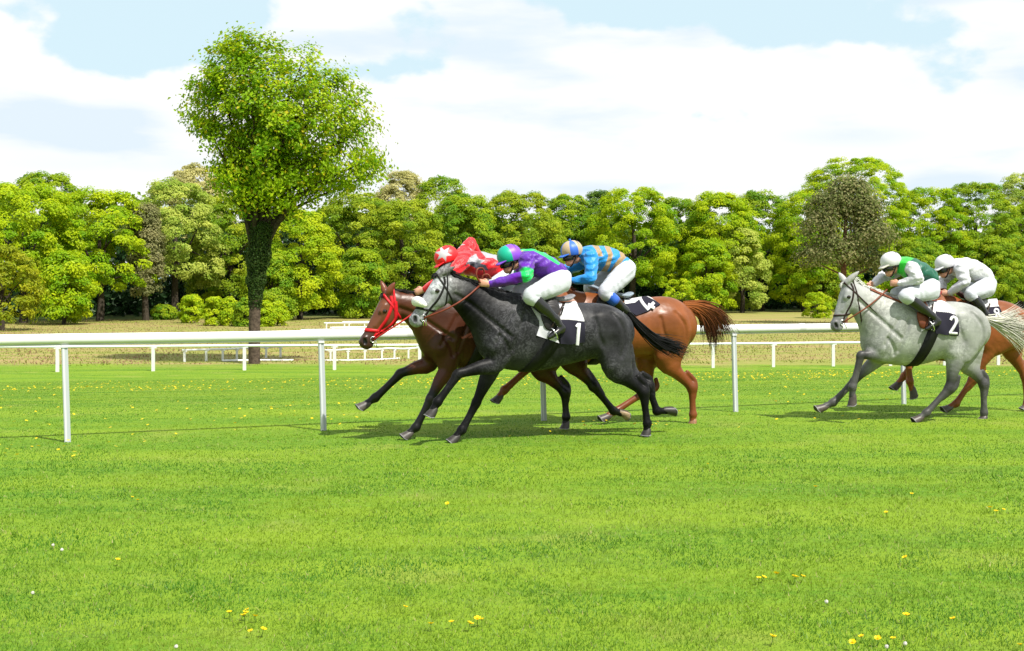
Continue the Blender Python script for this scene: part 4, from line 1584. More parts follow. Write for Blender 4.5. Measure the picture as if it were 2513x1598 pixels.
    for s in (-1, 1):
        fl = back(np.array([a0 + .10, a0 + .07, a0 + .06]), np.array([.45, .8, 1.15]) * s, .028)
        sf.chain(fl, np.array([.09, .12, .09]) * sd.get('fk', 1), [.022, .022, .018], [sd['flap'], sd['flap'], np.asarray(sd['flap']) * .7], k=.03, sub=4)
    v, q, c = sf.mesh()
    obj("saddle", mesh_data("saddle", v, q, c), M_LEATHER, root)
    # ---------------- mane
    mg = []
    rngm = np.random.default_rng(sp['seed'])
    crest = catmull(np.vstack([H(.02, .0) + np.array([.03, 0, .02])[None] * 0, nk[:, :3]]), 4)
    nm = 240
    mb = MB()
    for i in range(nm):
        t = rngm.uniform(.05, .93)
        c = np.array([np.interp(t * (len(crest) - 1), np.arange(len(crest)), crest[:, k]) for k in range(3)])
        d = np.array([.30, 0, 1.0]); d /= np.linalg.norm(d)
        p, h = f.cast(c, d, .5, out=True)
        b = p[0] + np.array([0, rngm.normal(0, .012), -.012])
        ln = rngm.uniform(.07, .15) * sp.get('mane_len', 1.0)
        sd_ = rngm.choice([-1, 1], p=[.35, .65])
        tip = b + np.array([ln * rngm.uniform(.6, 1.1), sd_ * ln * .4, ln * rngm.uniform(-.40, .12)])
        midp = (b + tip) / 2 + np.array([0, 0, .016])
        mb.tube(catmull([b, midp, tip], 4), np.linspace(.009, .0015, 9), 4, np.asarray(C['mane']) * rngm.uniform(.6, 1.4), cap=False)
    for i in range(26):     # forelock
        b = H(.05, .03) + np.array([0, rngm.normal(0, .02), .0])
        tip = b + hx * rngm.uniform(.06, .13) - hy * rngm.uniform(-.01, .05) + np.array([0, rngm.normal(0, .03), .02])
        mb.tube([b, (b + tip) / 2 - hy * .025, tip], [.007, .006, .002], 4, np.asarray(C['mane']) * rngm.uniform(.6, 1.4), cap=False)
    mb.build("mane", M_HAIR, root)
    # ---------------- tail
    gd = [np.array([P(*q, l=.0 + .02 * i) for i, q in enumerate(t_)]) for t_ in sp['tail']]
    hair_mesh("tail", gd, int(1.8 * sp.get('tail_n', 230)), sp.get('tail_spread', .05), .0056, C['tail'], root, sp['seed'] + 5, M_HAIR, sp.get('tail_flare', 1.0), .03, C.get('tailtip'))
    # ---------------- reins
    for s, q, sag in sp['reins']:
        mb = MB()
        e = np.array(P(*q, l=.075 * s)) if len(q) == 2 else np.array(P(q[0], q[1], l=q[2]))
        a = bits[s]
        t = np.linspace(0, 1, 14)[:, None]
        pth = a + (e - a) * t + np.array([0, s, 0]) * .10 * np.sin(np.pi * t) + np.array([0, 0, -sag]) * np.sin(np.pi * t)
        for i in range(4):                      # push the rein out of the neck where it would cut in
            dv = f.sample(pth)
            nn = f.normal(pth)
            pth = pth + nn * np.clip(.016 - dv, 0, .05)[:, None]
        mb.tube(pth, .0105, 6, sp['rein_col'])
        mb.build("rein", M_LEATHER, root)
    for nm_, pxs, wd_ in sp.get('straps', []):
        mb = MB()
        side_strap(f, mb, [(P(*q, l=-.15)[0], P(*q, l=-.15)[2]) for q in pxs], wd_, -1, sp['rein_col'], .012)
        mb.build(nm_, M_LEATHER, root)
    for lp in sp.get('loops', []):
        mb = MB()
        mb.tube(catmull(np.array([P(*q, l=l_) for q, l_ in lp]), 6), .010, 6, sp['rein_col'])
        mb.build("rein_loop", M_LEATHER, root)
    sp['fr'], sp['f'], sp['root'], sp['back'], sp['zc'] = fr, f, root, back, zc
    return sp


def leg(kind, l, knee=None, **kw):
    return dict(kind=kind, l=l, J=kw.pop('J'), **({'knee': knee} if knee else {}), **kw)


def S(x, y): return (x, y)
def Zc(x, y): return (1500 + x * .066445, 700 + y * .066445)      # no.4 close-up
def Za(x, y): return (1240 + x * .10453, 720 + y * .10453)        # no.1 saddle close-up
def Zb(x, y): return (2240 + x * .11757, 740 + y * .11757)        # no.2 quarters close-up


def pt_grey(fr, V, c, H):
    # paler face, black points already in the chains: nothing to add but a pale belly stripe
    return c


DG = (.021, .021, .0235)
G = dict(n0=13.2, yaw=20, u0=1350, seed=1, coat=M_GREYDARK,
         label="dark dappled grey racehorse with pale grey head and white sheepskin noseband, wearing number 1",
         cols=dict(body=DG, neck=(.008, .008, .009), poll=(.10, .10, .10), head=(.27, .28, .295), cheek=(.22, .23, .24), muzzle=(.16, .165, .18), ear=(.06, .06, .06),
                   arm=(.008, .008, .009), knee=(.0045, .0045, .005), legs=(.0035, .0035, .004), hoof=(.030, .027, .024), mane=(.006, .006, .007), tail=(.008, .008, .009)),
         trunk=[(1225, 775, 893, .18), (1260, 722, 908, .23), (1310, 728, 910, .262), (1370, 745, 898, .282), (1430, 743, 884, .272), (1475, 746, 876, .255), (1503, 760, 872, .215)],
         neck=[((1112, 712), 32, .10), ((1148, 732), 42, .115), ((1188, 762), 57, .15), ((1235, 797), 76, .19)],
         P0=Z1(1150, 500), P1=Z1(755, 1060), ears=(Z1(1325, 452), Z1(1285, 405)), flank=(1475, 850),
         legs=[leg('fore', (-.10, -.13), J=[S(1215, 846), Z3(1010, 138), Z3(760, 208), Z3(625, 392), Z3(572, 492)]),
               leg('fore', (.10, .12), J=[S(1225, 850), Z3(975, 180), Z3(880, 395), Z3(785, 575), Z3(712, 662)]),
               leg('hind', (-.12, -.13), J=[S(1490, 800), Z3(1790, 175), Z3(1975, 330), Z3(2003, 535), Z3(1995, 612)]),
               leg('hind', (.12, .13), J=[S(1488, 800), Z3(1840, 190), Z3(2010, 290), Z3(2065, 452), Z3(2185, 450)])],
         bridle=(.012, .011, .011), strap=.022, roll=((.66, .0), (.66, .0)),
         cloth=dict(ftop=Z2(640, 800), btop=Z2(735, 810), ft=[Za(1240, 700), Za(1280, 900), Za(1285, 1170)], bk=[Za(1700, 340), Za(1840, 640), Za(1850, 900), Za(1840, 1265)],
                    panel=[Za(1100, 610), Za(1500, 615), Za(1900, 665), Za(1950, 1400), Za(1100, 1400)],
                    digit=[dict(p=[Za(1650, 800), Za(1715, 720), Za(1668, 1200)], w=7.5, sharp=True)]),
         pad=dict(ftop=Z2(250, 790), btop=Z2(720, 800), ft=[Za(620, 340), Za(790, 640), Za(800, 780), Za(725, 985)], bk=[Za(1500, 600), Za(1400, 900), Za(1270, 1165)], col=(.50, .50, .55)),
         girth=dict(top=Z2(470, 1090), bot=Z2(255, 1455), w=.15), saddle=dict(front=Z2(330, 790), back=Z2(700, 790), col=(.20, .20, .22), flap=(.03, .028, .03)),
         tail=[[Z2(1310, 905), Z2(1420, 1030), Z2(1600, 1190), Z2(1790, 1260), Z2(1990, 1360)], [Z2(1310, 905), Z2(1430, 1060), Z2(1600, 1200), Z2(1780, 1290), Z2(1900, 1310)],
               [Z2(1310, 905), Z2(1420, 1040), Z2(1560, 1170), Z2(1740, 1230), Z2(1930, 1290)]], tail_spread=.035, tail_n=260,
         reins=[(-1, Z1(1600, 690), .03), (1, Z1(1570, 660), .03)], rein_col=(.16, .035, .018),
         loops=[[(Z1(1620, 640), -.10), (Z1(1575, 560), -.11), (Z1(1590, 480), -.10), (Z1(1650, 475), -.07), (Z1(1665, 545), -.05), (Z1(1600, 640), -.02)],
                [(Z1(1640, 640), -.08), (Z1(1650, 560), -.09), (Z1(1710, 545), -.10), (Z1(1750, 600), -.11)]])

BB = (.052, .016, .008)
B = dict(n0=13.85, yaw=20, u0=1230, seed=2, coat=M_COAT,
         label="dark bay racehorse in a red bridle, leading, half hidden behind the dark grey",
         cols=dict(body=BB, neck=(.085, .027, .012), poll=(.07, .022, .01), head=(.115, .040, .019), cheek=(.10, .034, .015), muzzle=(.05, .022, .014), ear=(.15, .045, .02),
                   arm=(.07, .02, .009), knee=(.007, .006, .006), legs=(.005, .005, .005), hoof=(.06, .052, .048), mane=(.012, .009, .008), tail=(.01, .009, .009)),
         trunk=[(1085, 775, 893, .18), (1120, 712, 903, .225), (1170, 716, 905, .255), (1230, 733, 893, .272), (1290, 732, 882, .265), (1335, 738, 876, .25), (1370, 752, 870, .215)],
         neck=[(Z1(655, 890), 30, .10), (Z1(850, 950), 40, .115), (Z1(1030, 1060), 54, .15), (S(1095, 803), 72, .19)],
         P0=Z1(520, 728), P1=Z1(165, 1330), ears=(Z1(618, 636), Z1(452, 615)),
         legs=[leg('fore', (.10, .12), J=[S(1065, 845), Z3(570, 138), Z3(380, 205), Z3(215, 365), Z3(108, 438)]),
               leg('fore', (-.10, -.12), J=[S(1080, 850), Z3(690, 165), Z3(578, 370), Z3(482, 560), Z3(402, 630)]),
               leg('hind', (.12, .13), J=[S(1372, 805), Z3(1300, 165), Z3(1460, 330), Z3(1470, 490), Z3(1462, 566)]),
               leg('hind', (-.10, -.12), J=[S(1372, 805), Z3(1500, 120), Z3(1650, 290), Z3(1780, 450), Z3(1880, 482)], hoof=(.28, .2, .12))],
         bridle=(.55, .012, .02), strap=.034, ystrap=True,
         cloth=dict(ftop=(1235, 735), btop=(1300, 735), ft=[(1240, 790), (1240, 840)], bk=[(1310, 790), (1310, 840)], panel=[(1200, 770), (1340, 770), (1340, 900), (1200, 900)], digit=[]),
         girth=dict(top=(1180, 800), bot=(1150, 900), w=.13), saddle=dict(front=(1165, 712), back=(1250, 735), col=(.03, .03, .03), flap=(.03, .028, .03)),
         tail=[[(1400, 775), (1425, 790), (1450, 830), (1465, 880)]], tail_n=60, mane_len=1.15,
         reins=[(-1, Z1(1050, 830), .0), (1, Z1(890, 745), .0)], rein_col=(.4, .02, .02))

CH = (.185, .056, .015)
C4 = dict(n0=14.32, yaw=20, u0=1530, seed=3, coat=M_COAT,
          label="bright chestnut racehorse with a flying red tail, wearing number 4 behind the dark grey",
          cols=dict(body=CH, neck=(.20, .06, .018), poll=(.22, .07, .02), head=(.24, .075, .02), cheek=(.24, .075, .02), muzzle=(.12, .05, .03), ear=(.24, .075, .02),
                    arm=(.17, .048, .013), knee=(.15, .042, .012), legs=(.155, .044, .013), hoof=(.06, .05, .045), mane=(.10, .028, .01), tail=(.21, .065, .016), tailtip=(.025, .010, .006)),
          trunk=[(1390, 778, 875, .17), (1422, 722, 890, .22), (1467, 722, 893, .25), (1530, 738, 882, .27), (1590, 731, 872, .265), (1630, 728, 866, .25), (1655, 742, 860, .215)],
          neck=[((1275, 715), 30, .10), ((1310, 730), 40, .115), ((1352, 748), 52, .15), ((1397, 785), 70, .18)],
          P0=(1262, 690), P1=(1185, 810), ears=((1278, 668), (1270, 668)), flank=(1622, 840),
          legs=[leg('fore', (-.10, -.12), J=[S(1385, 850), Z3(1345, 70), Z3(1225, 165), Z3(1065, 312), Z3(1000, 398)]),
                leg('fore', (.10, .12), J=[S(1385, 850), S(1352, 872), S(1305, 888), S(1345, 897), S(1368, 885)]),
                leg('hind', (-.12, -.14), J=[S(1645, 795), Z3(2120, 120), Z3(2295, 300), Z3(2303, 475), Z3(2298, 548)], hoof=(.25, .12, .06)),
                leg('hind', (.12, .14), J=[S(1640, 795), Z3(1990, 120), Z3(2020, 305), Z3(1795, 452), Z3(1695, 512)])],
          bridle=(.02, .012, .01),
          cloth=dict(ftop=Zc(480, 440), btop=Zc(1290, 365), ft=[Zc(480, 700), Zc(640, 980), Zc(900, 1150)], bk=[Zc(1560, 590), Zc(1800, 760), Zc(1330, 1005)],
                     panel=[Zc(300, 720), Zc(880, 640), Zc(1120, 450), Zc(1180, 340), Zc(1900, 700), Zc(1400, 1300), Zc(700, 1300)],
                     digit=[dict(p=[Zc(1060, 560), Zc(1150, 720), Zc(1350, 950)], w=7.0), dict(p=[Zc(1330, 900), Zc(1560, 690)], w=7.0), dict(p=[Zc(1340, 760), Zc(1570, 890)], w=7.0)]),
          girth=dict(top=(1480, 800), bot=(1450, 893), w=.13), saddle=dict(front=Z2(900, 700), back=Z2(1320, 745), col=(.22, .27, .33), flap=(.03, .028, .03)),
          tail=[[Z2(1880, 815), Z2(2040, 850), Z2(2180, 960), Z2(2235, 1130), Z2(2225, 1310)], [Z2(1880, 825), Z2(2020, 870), Z2(2110, 960), Z2(2165, 1130), Z2(2190, 1290)],
                [Z2(1880, 810), Z2(2060, 830), Z2(2230, 910), Z2(2330, 1050), Z2(2360, 1150)]], tail_spread=.055, tail_n=300,
          reins=[(-1, (1350, 692, -.1), .02), (1, (1350, 692, .1), .02)], rein_col=(.03, .02, .02))

LG = (.255, .265, .25)
W = dict(n0=15.05, yaw=10, u0=2270, seed=4, coat=M_GREYLIGHT,
         label="light grey racehorse with dark legs and long pale tail, wearing number 2",
         cols=dict(body=LG, neck=(.28, .285, .27), poll=(.33, .335, .33), head=(.32, .33, .335), cheek=(.30, .31, .305), muzzle=(.17, .17, .18), ear=(.34, .34, .33),
                   arm=(.15, .155, .15), knee=(.038, .038, .038), legs=(.05, .05, .048), hoof=(.06, .048, .042), mane=(.5, .5, .47), tail=(.50, .49, .43)),
         trunk=[(2160, 788, 888, .18), (2195, 738, 895, .23), (2240, 738, 897, .255), (2290, 742, 884, .272), (2335, 740, 872, .262), (2365, 746, 866, .245), (2382, 762, 860, .21)],
         neck=[(Z4(545, 670), 31, .10), (Z4(675, 775), 44, .12), (Z4(805, 890), 58, .16), (S(2190, 805), 70, .195)],
         P0=Z4(430, 470), P1=Z4(238, 1000), ears=(Z4(578, 388), Z4(355, 402)), flank=(2335, 835),
         legs=[leg('fore', (-.10, -.12), J=[S(2165, 850), Z5(880, 310), Z5(598, 325), Z5(505, 680), Z5(505, 885)]),
               leg('fore', (.10, .12), J=[S(2170, 850), Z5(800, 350), Z5(530, 600), Z5(290, 850), Z5(108, 935)]),
               leg('hind', (-.12, -.13), J=[S(2372, 795), Z5(1650, 330), Z5(1580, 690), Z5(1325, 965), Z5(1190, 1062)]),
               leg('hind', (.12, .13), J=[S(2375, 795), Z5(1770, 400), Z5(1960, 650), Z5(1965, 965), Z5(1955, 1032)])],
         bridle=(.03, .017, .015), strap=.02,
         cloth=dict(ftop=Z4(1340, 720), btop=Z4(1480, 725), ft=[Z4(1360, 850), Z4(1390, 980), Zb(470, 560), Zb(475, 665)], bk=[Zb(860, 270), Zb(945, 450), Zb(935, 715)],
                    panel=[Zb(478, 205), Zb(760, 230), Zb(860, 268), Zb(1100, 300), Zb(1100, 800), Zb(470, 700)],
                    digit=[dict(p=[Zb(770, 400), Zb(800, 345), Zb(860, 350), Zb(885, 430), Zb(840, 530), Zb(755, 655)], w=6.2), dict(p=[Zb(735, 655), Zb(910, 665)], w=5.6)]),
         pad=dict(ftop=Z4(1080, 700), btop=Z4(1420, 715), ft=[Z4(1220, 790), Z4(1275, 930), Z4(1262, 1055)], bk=[Z4(1400, 840), Z4(1390, 950), Z4(1360, 1010)], col=(.50, .50, .55)),
         girth=dict(top=Z4(1270, 1090), bot=Z4(1155, 1420), w=.14), saddle=dict(front=Z4(1130, 700), back=Z4(1440, 720), col=(.05, .03, .03), flap=(.16, .045, .018), fk=.72),
         tail=[[Z4(2000, 915), Z4(2130, 940), Z4(2260, 900), Z4(2400, 830)], [Z4(2000, 920), Z4(2130, 960), Z4(2280, 990), Z4(2450, 1040), Z4(2600, 1120)],
               [Z4(2000, 920), Z4(2120, 970), Z4(2250, 1050), Z4(2400, 1170), Z4(2500, 1300)], [Z4(2000, 920), Z4(2140, 950), Z4(2290, 960), Z4(2480, 960)]], tail_spread=.06, tail_n=330,
         reins=[(-1, Z4(890, 590), .0), (1, Z4(690, 570), .0)], rein_col=(.17, .05, .025), mane_len=.7,
         straps=[('neck_strap', [Z4(740, 590), Z4(830, 632), Z4(940, 680), Z4(1060, 735)], .024)])

E8 = dict(n0=15.85, yaw=10, u0=2380, seed=5, coat=M_COAT,
          label="chestnut racehorse wearing number 8, mostly hidden behind the light grey at the right edge",
          cols=dict(body=(.20, .060, .017), neck=(.24, .07, .02), poll=(.24, .07, .02), head=(.24, .07, .02), cheek=(.24, .07, .02), muzzle=(.12, .05, .03), ear=(.24, .07, .02),
                    arm=(.19, .055, .016), knee=(.20, .06, .018), legs=(.21, .065, .02), hoof=(.07, .058, .052), mane=(.14, .04, .012), tail=(.16, .045, .014)),
          trunk=[(2285, 790, 882, .17), (2315, 738, 886, .22), (2355, 736, 888, .25), (2405, 742, 876, .27), (2445, 737, 866, .26), (2470, 744, 860, .24), (2488, 758, 855, .21)],
          neck=[((2243, 728), 29, .10), ((2268, 742), 38, .115), ((2292, 758), 50, .15), ((2312, 785), 64, .18)],
          P0=(2232, 712), P1=(2165, 820), ears=((2243, 695), (2238, 695)),
          legs=[leg('fore', (-.10, -.12), J=[S(2285, 845), S(2288, 862), Z5(1120, 390), Z5(1140, 610), Z5(1195, 795)]),
                leg('fore', (.10, .12), J=[S(2285, 845), S(2290, 860), Z5(1185, 375), Z5(1080, 555), Z5(955, 708)]),
                leg('hind', (-.12, -.13), J=[S(2478, 790), Z5(2010, 240), Z5(1840, 590), Z5(1655, 860), Z5(1510, 940)]),
                leg('hind', (.12, .13), J=[S(2480, 790), Z5(2250, 250), Z5(2420, 560), Z5(2440, 850), Z5(2400, 930)])],
          bridle=(.02, .012, .01),
          cloth=dict(ftop=(2395, 737), btop=Z4(2105, 712), ft=[Zb(1460, 60), Zb(1520, 230), Zb(1600, 420)], bk=[Zb(1770, 90), Zb(1850, 260), Zb(1910, 430)],
                     panel=[Zb(1400, 125), Zb(1520, 122), Zb(1780, 100), Zb(2000, 150), Zb(2000, 600), Zb(1400, 600)],
                     digit=[dict(p=[Zb(1755, 270), Zb(1690, 235), Zb(1710, 180), Zb(1770, 200), Zb(1775, 255), Zb(1740, 275), Zb(1715, 345), Zb(1745, 405), Zb(1805, 405), Zb(1815, 340), Zb(1765, 280)], w=3.8)]),
          girth=dict(top=(2365, 800), bot=(2340, 888), w=.13), saddle=dict(front=Z4(1680, 690), back=Z4(1960, 705), col=(.04, .02, .02), flap=(.03, .02, .02)),
          tail=[[(2515, 772), (2535, 785), (2560, 820), (2570, 880)]], tail_n=60,
          reins=[(-1, Z4(1490, 620), .0), (1, Z4(1470, 610), .0)], rein_col=(.2, .02, .02))
HORSES = [make_horse(h) for h in (G, B, C4, W, E8)]

# ------------------------------------------------------------------ jockeys
M_SKIN = mat_col("skin", 0.5, 0.35, noise=(40, 0.9, 1.06))
M_SILK = mat_col("silk_cloth", 0.42, 0.28, bump=(18, 0.7, (1, 1.0, 1)), sheen=0.2)
M_BREECH = mat_col("breeches_cloth", 0.7, 0.2, bump=(22, 0.3, (1, .6, 1)))
M_BOOT = mat_col("boot_leather", 0.25, 0.5, coat=0.3)
M_SHELL = mat_col("helmet_cover", 0.45, 0.4)
M_LENS = mat_col("goggle_lens", 0.06, 0.6)
SKIN = (.52, .27, .185)


def wrinkle(f, A, i0=None):
    X, Y, Z = f.pts(np.zeros(3, int), f.n)
    w = np.sin(46 * (X * .75 + Z * .65) + 4.0 * np.sin(13 * Y + 9 * X)) * np.sin(19 * Z - 12 * X + 7 * Y + 2)
    w = w + .6 * np.sin(70 * (X * .5 - Z * .8) + 5 * np.sin(11 * Y - 8 * Z))
    f.D += (A * w).astype(np.float32)


def fist(f, wr, kn, vin, up, skin):
    """closed hand: wr wrist, kn knuckle row centre, vin towards the palm side, up towards the thumb"""
    wr, kn = np.asarray(wr), np.asarray(kn)
    fw = (kn - wr) / np.linalg.norm(kn - wr)
    up = up - fw * (up @ fw); up /= np.linalg.norm(up)
    vin = np.cross(fw, up) * np.sign(np.cross(fw, up) @ vin)
    lat = vin
    f.chain([wr, wr + fw * .035, kn - fw * .008], [.028, .036, .038], [.022, .022, .018], skin, k=.015, lat=lat)
    for i, (o, ln) in enumerate(((.031, .95), (.0105, 1.05), (-.0105, 1.0), (-.030, .82))):
        b = kn + up * o
        p1 = b + fw * .026 * ln + vin * .010
        p2 = p1 + vin * .026 * ln - fw * .002
        p3 = p2 - fw * .026 * ln + vin * .002
        f.chain([b - fw * .012, b, p1, p2, p3], [.0095, .0105, .0095, .0088, .0075], None, skin, k=.004, sub=3)
    t0 = wr + fw * .030 + up * .022 + vin * .008
    t1 = t0 + up * .022 + fw * .022 + vin * .012
    t2 = t1 + fw * .026 + vin * .010 - up * .006
    t3 = t2 + fw * .014 + vin * .010 - up * .012
    f.chain([t0, t1, t2, t3], [.015, .0125, .0108, .0085], None, skin, k=.006, sub=3)
    return kn + vin * .026


def make_jockey(sp):
    hs = sp['horse']
    fr = hs['fr']
    P = fr.px
    base = P(*sp['seat'])
    root = empty("person", tuple(fr.org + fr.ea * base[0] + np.array([0, 0, base[2]])), fr.yaw, label=sp['label'], cat="person", group="jockeys in racing silks")

    class Sub:              # all meshes are stored relative to the saddle
        pass

    def put(name, V, Fc, C, mat, parent=root, **kw):
        return obj(name, mesh_data(name, V - base, Fc, C), mat, parent, **kw)

    def q(p, l=0.0):
        return np.array(P(p[0], p[1], l=l))
    hc = q(sp['hc'])
    fd = np.array(sp['fd'], float)
    Fv = np.array([fd[0], 0, -fd[1]]); Fv /= np.linalg.norm(Fv)
    turn = sp.get('turn', -.12)
    Fv = Fv + np.array([0, turn, 0]); Fv /= np.linalg.norm(Fv)
    Lv = np.array([0, 1.0, 0]); Lv = Lv - Fv * (Lv @ Fv); Lv /= np.linalg.norm(Lv)
    Uv = np.cross(Lv, Fv)
    if Uv[2] < 0: Uv = -Uv

    def HD(f_, u_, l_=0.0):
        return hc + Fv * f_ + Uv * u_ + Lv * l_
    tor = [(q(p), r, w) for p, r, w in sp['torso']]
    tp = np.array([t[0] for t in tor]); tr = np.array([t[1] for t in tor]); tw = np.array([t[2] for t in tor])
    arms = {}
    for s, key in ((-1, 'near'), (1, 'far')):
        a = sp[key]
        arms[s] = [q(a['sh'][:2], a['sh'][2]), q(a['el'][:2], a['el'][2]), q(a['wr'][:2], a['wr'][2]), q(a['ha'][:2], a['ha'][2])]
    legs = {}
    for s, key in ((-1, 'near'), (1, 'far')):
        a = sp[key]
        legs[s] = [q(a[k][:2], a[k][2]) for k in ('hip', 'kn', 'an', 'he', 'to')]
    allp = np.vstack([tp, [hc]] + [np.array(v) for v in arms.values()] + [np.array(v) for v in legs.values()])
    lo, hi = allp.min(0) - .24, allp.max(0) + .24
    # ---- body: one continuous skin
    f = Field(lo, hi, .0062)
    f.chain(tp, tr * .80, tw * .80, SKIN, k=.02, lat=(0, 1, 0))
    f.chain([tp[0], HD(-.035, -.055)], [.062, .056], None, SKIN, k=.04)                       # neck
    f.chain([HD(.0, .03), HD(-.01, .0)], [.098, .098], [.078, .076], SKIN, k=.02, lat=Lv)      # skull
    f.chain([HD(.025, -.03), HD(.055, -.075), HD(.068, -.098)], [.068, .05, .028], [.062, .05, .026], SKIN, k=.03, lat=Lv)
    f.chain([HD(.088, .005), HD(.104, -.028), HD(.108, -.040)], [.010, .013, .015], [.010, .013, .017], (.54, .25, .17), k=.014, lat=Lv)   # nose
    f.chain([HD(.084, .018, -.035), HD(.09, .018), HD(.084, .018, .035)], .012, None, SKIN, k=.015)                       # brow
    for s in (-1, 1):
        f.chain([HD(.058, -.035, .038 * s)], .022, None, (.56, .27, .18), k=.025)                                          # cheekbone
        f.chain([HD(-.012, .012, .078 * s), HD(-.018, -.028, .076 * s)], [.022, .014], [.010, .009], (.5, .22, .15), k=.006, lat=Lv)   # ear
    f.chain([HD(.085, -.066, -.02), HD(.090, -.066), HD(.085, -.066, .02)], .008, None, (.42, .16, .12), k=.008)           # lips
    f.chain([HD(.098, -.0665, -.022), HD(.102, -.0665), HD(.098, -.0665, .022)], .004, None, (.2, .06, .05), k=.004, mode='cutc')
    grips = {}
    for s in (-1, 1):
        sh, el, wr, ha = arms[s]
        f.chain([sh, sh + (el - sh) * .4, el, el + (wr - el) * .3, wr], [.052, .046, .036, .038, .024], None, SKIN, k=.03)
        hf = (ha - wr); hf /= np.linalg.norm(hf)
        grips[s] = fist(f, wr, wr + hf * .085, np.array([0, -s, -.25]), np.array([0, 0, 1.0]) + hf * .0, SKIN)
        hp, kn, an, he, to = legs[s]
        f.chain([hp, hp + (kn - hp) * .5, kn, kn + (an - kn) * .35, an], [.085, .07, .05, .045, .03], None, SKIN, k=.04)
        f.chain([an, he * .5 + an * .5, (he + to) / 2, to], [.03, .028, .026, .02], None, SKIN, k=.02)
    v, c_, col = f.mesh()
    put("body", v, c_, col, M_SKIN)
    # ---- silks: jacket with sleeves
    j = Field(lo, hi, .0068)
    sc = sp['silk']
    j.chain(tp, tr, tw, sc, k=.02)
    j.chain([tp[0] + (HD(-.035, -.055) - tp[0]) * .1, tp[0] + (HD(-.035, -.055) - tp[0]) * .42], [.075, .066], None, sp.get('collar', sc), k=.02)
    for s in (-1, 1):
        sh, el, wr, ha = arms[s]
        e2 = el + (wr - el) * .12
        cs, bandc = sp.get('sleeve', sc), sp.get('band')
        pts = [sh, sh + (el - sh) * .35, sh + (el - sh) * .62, sh + (el - sh) * .66, el, el + (wr - el) * .08, el + (wr - el) * .12, el + (wr - el) * .5, wr - (wr - el) * .06]
        cb = [cs, cs, cs] + ([bandc] * 3 if bandc else [cs] * 3) + [cs, cs, cs]
        j.chain(pts, [.088, .082, .078, .077, .068, .064, .063, .057, .042], None, cb, k=.035, sub=3)
        w = wr - el
        j.chain([wr - w * .07, wr - w * .03], [.036, .033], None, sp.get('cuff', cs), k=.006)
    wrinkle(j, .0065)
    v, c_, col = j.mesh()
    vn = v.copy(); vn[:, 1] = -np.abs(vn[:, 1])
    pr = fr.proj(vn)
    for poly, colr in sp.get('paint', []):
        m = inpoly(pr, poly)
        if sp.get('torso_only', True):
            dmin = np.full(len(v), 9.0)
            for s in (-1, 1):
                for A, Bp in ((arms[s][0] + (arms[s][1] - arms[s][0]) * .25, arms[s][1]), (arms[s][1], arms[s][2])):
                    d = Bp - A
                    t = np.clip(((v - A) @ d) / (d @ d), 0, 1)
                    dmin = np.minimum(dmin, np.linalg.norm(v - A - t[:, None] * d, axis=1))
            m &= dmin > .085
        col[m] = colr
    put("jacket", v, c_, col, M_SILK)
    # ---- breeches
    b = Field(lo, hi, .0072)
    bc = sp.get('breech', (.46, .48, .535))
    b.chain([q(p) for p, r, w in sp['pelvis']], [r for p, r, w in sp['pelvis']], [w for p, r, w in sp['pelvis']], bc, k=.03)
    for s in (-1, 1):
        hp, kn, an, he, to = legs[s]
        b.chain([hp, hp + (kn - hp) * .35, hp + (kn - hp) * .75, kn, kn + (an - kn) * .22, kn + (an - kn) * .38], [.130, .122, .103, .086, .072, .060], [.11, .108, .095, .08, .07, .06], bc, k=.05, sub=3)
    wrinkle(b, .0036)
    v, c_, col = b.mesh()
    put("breeches", v, c_, col, M_BREECH)
    # ---- boots
    for s in (-1, 1):
        hp, kn, an, he, to = legs[s]
        bf = Field(np.min([kn, an, he, to], 0) - .12, np.max([kn, an, he, to], 0) + .12, .0062)
        tk = kn + (an - kn) * .20
        d = an - kn
        bcn = sp.get('boot_top')
        B_ = (.010, .010, .011)
        cols = [bcn or B_, bcn or B_, B_, B_, B_] if bcn else B_
        bf.chain([tk, kn + d * (.45 if bcn else .3), kn + d * (.49 if bcn else .55), kn + d * .8, an], [.076, .074, .071, .055, .046], None, cols, k=.01, sub=3)
        ax = (to - he)
        bf.chain([an, an * .45 + he * .55 + ax * .06], [.044, .042], None, B_, k=.03)
        bf.chain([he + ax * .06, he + ax * .40, he + ax * .75, to], [.038, .040, .034, .024], [.034, .036, .040, .030], B_, k=.03, sub=3)
        bf.chain([he + ax * .02 - np.array([0, 0, .03]), he + ax * .14 - np.array([0, 0, .03])], .022, .03, (.02, .015, .012), k=.01)
        nup = d / np.linalg.norm(d)
        bf.clip(tk + nup * .0, -nup)
        v, c_, col = bf.mesh()
        bo = put("boot", v, c_, col, M_BOOT)
        # stirrup iron round the ball of the foot, leather up to the saddle: parts of the horse's saddle gear
        ball = he + ax * .66
        mb = MB()
        th = np.linspace(-2.6, 2.6, 18)
        fa = ax / np.linalg.norm(ax)
        uu = np.array([0, 0, 1.0]) - fa * fa[2]; uu /= np.linalg.norm(uu)
        ringp = ball + uu * (np.cos(th) * .075)[:, None] + np.array([0, 1.0, 0]) * (np.sin(th) * .058)[:, None]
        mb.tube(ringp, .0065, 6, (.8, .8, .8), cap=True)
        mb.tube([ringp[0], ringp[-1]], .008, 6, (.8, .8, .8))
        si = mb.build("stirrup", M_STEEL, hs['root'])
        sa = hs['back'](np.array([base[0] - .02]), np.array([.5 * s]), .06)[0]
        mb = MB()
        top = ball + uu * .075
        mb.tube([sa, (sa + top) / 2 + np.array([0, .03 * s, 0]), top], .011, 5, (.03, .02, .015))
        mb.build("stirrup_leather", M_LEATHER, hs['root'])
    # ---- helmet
    hcn = HD(-.012, .055)
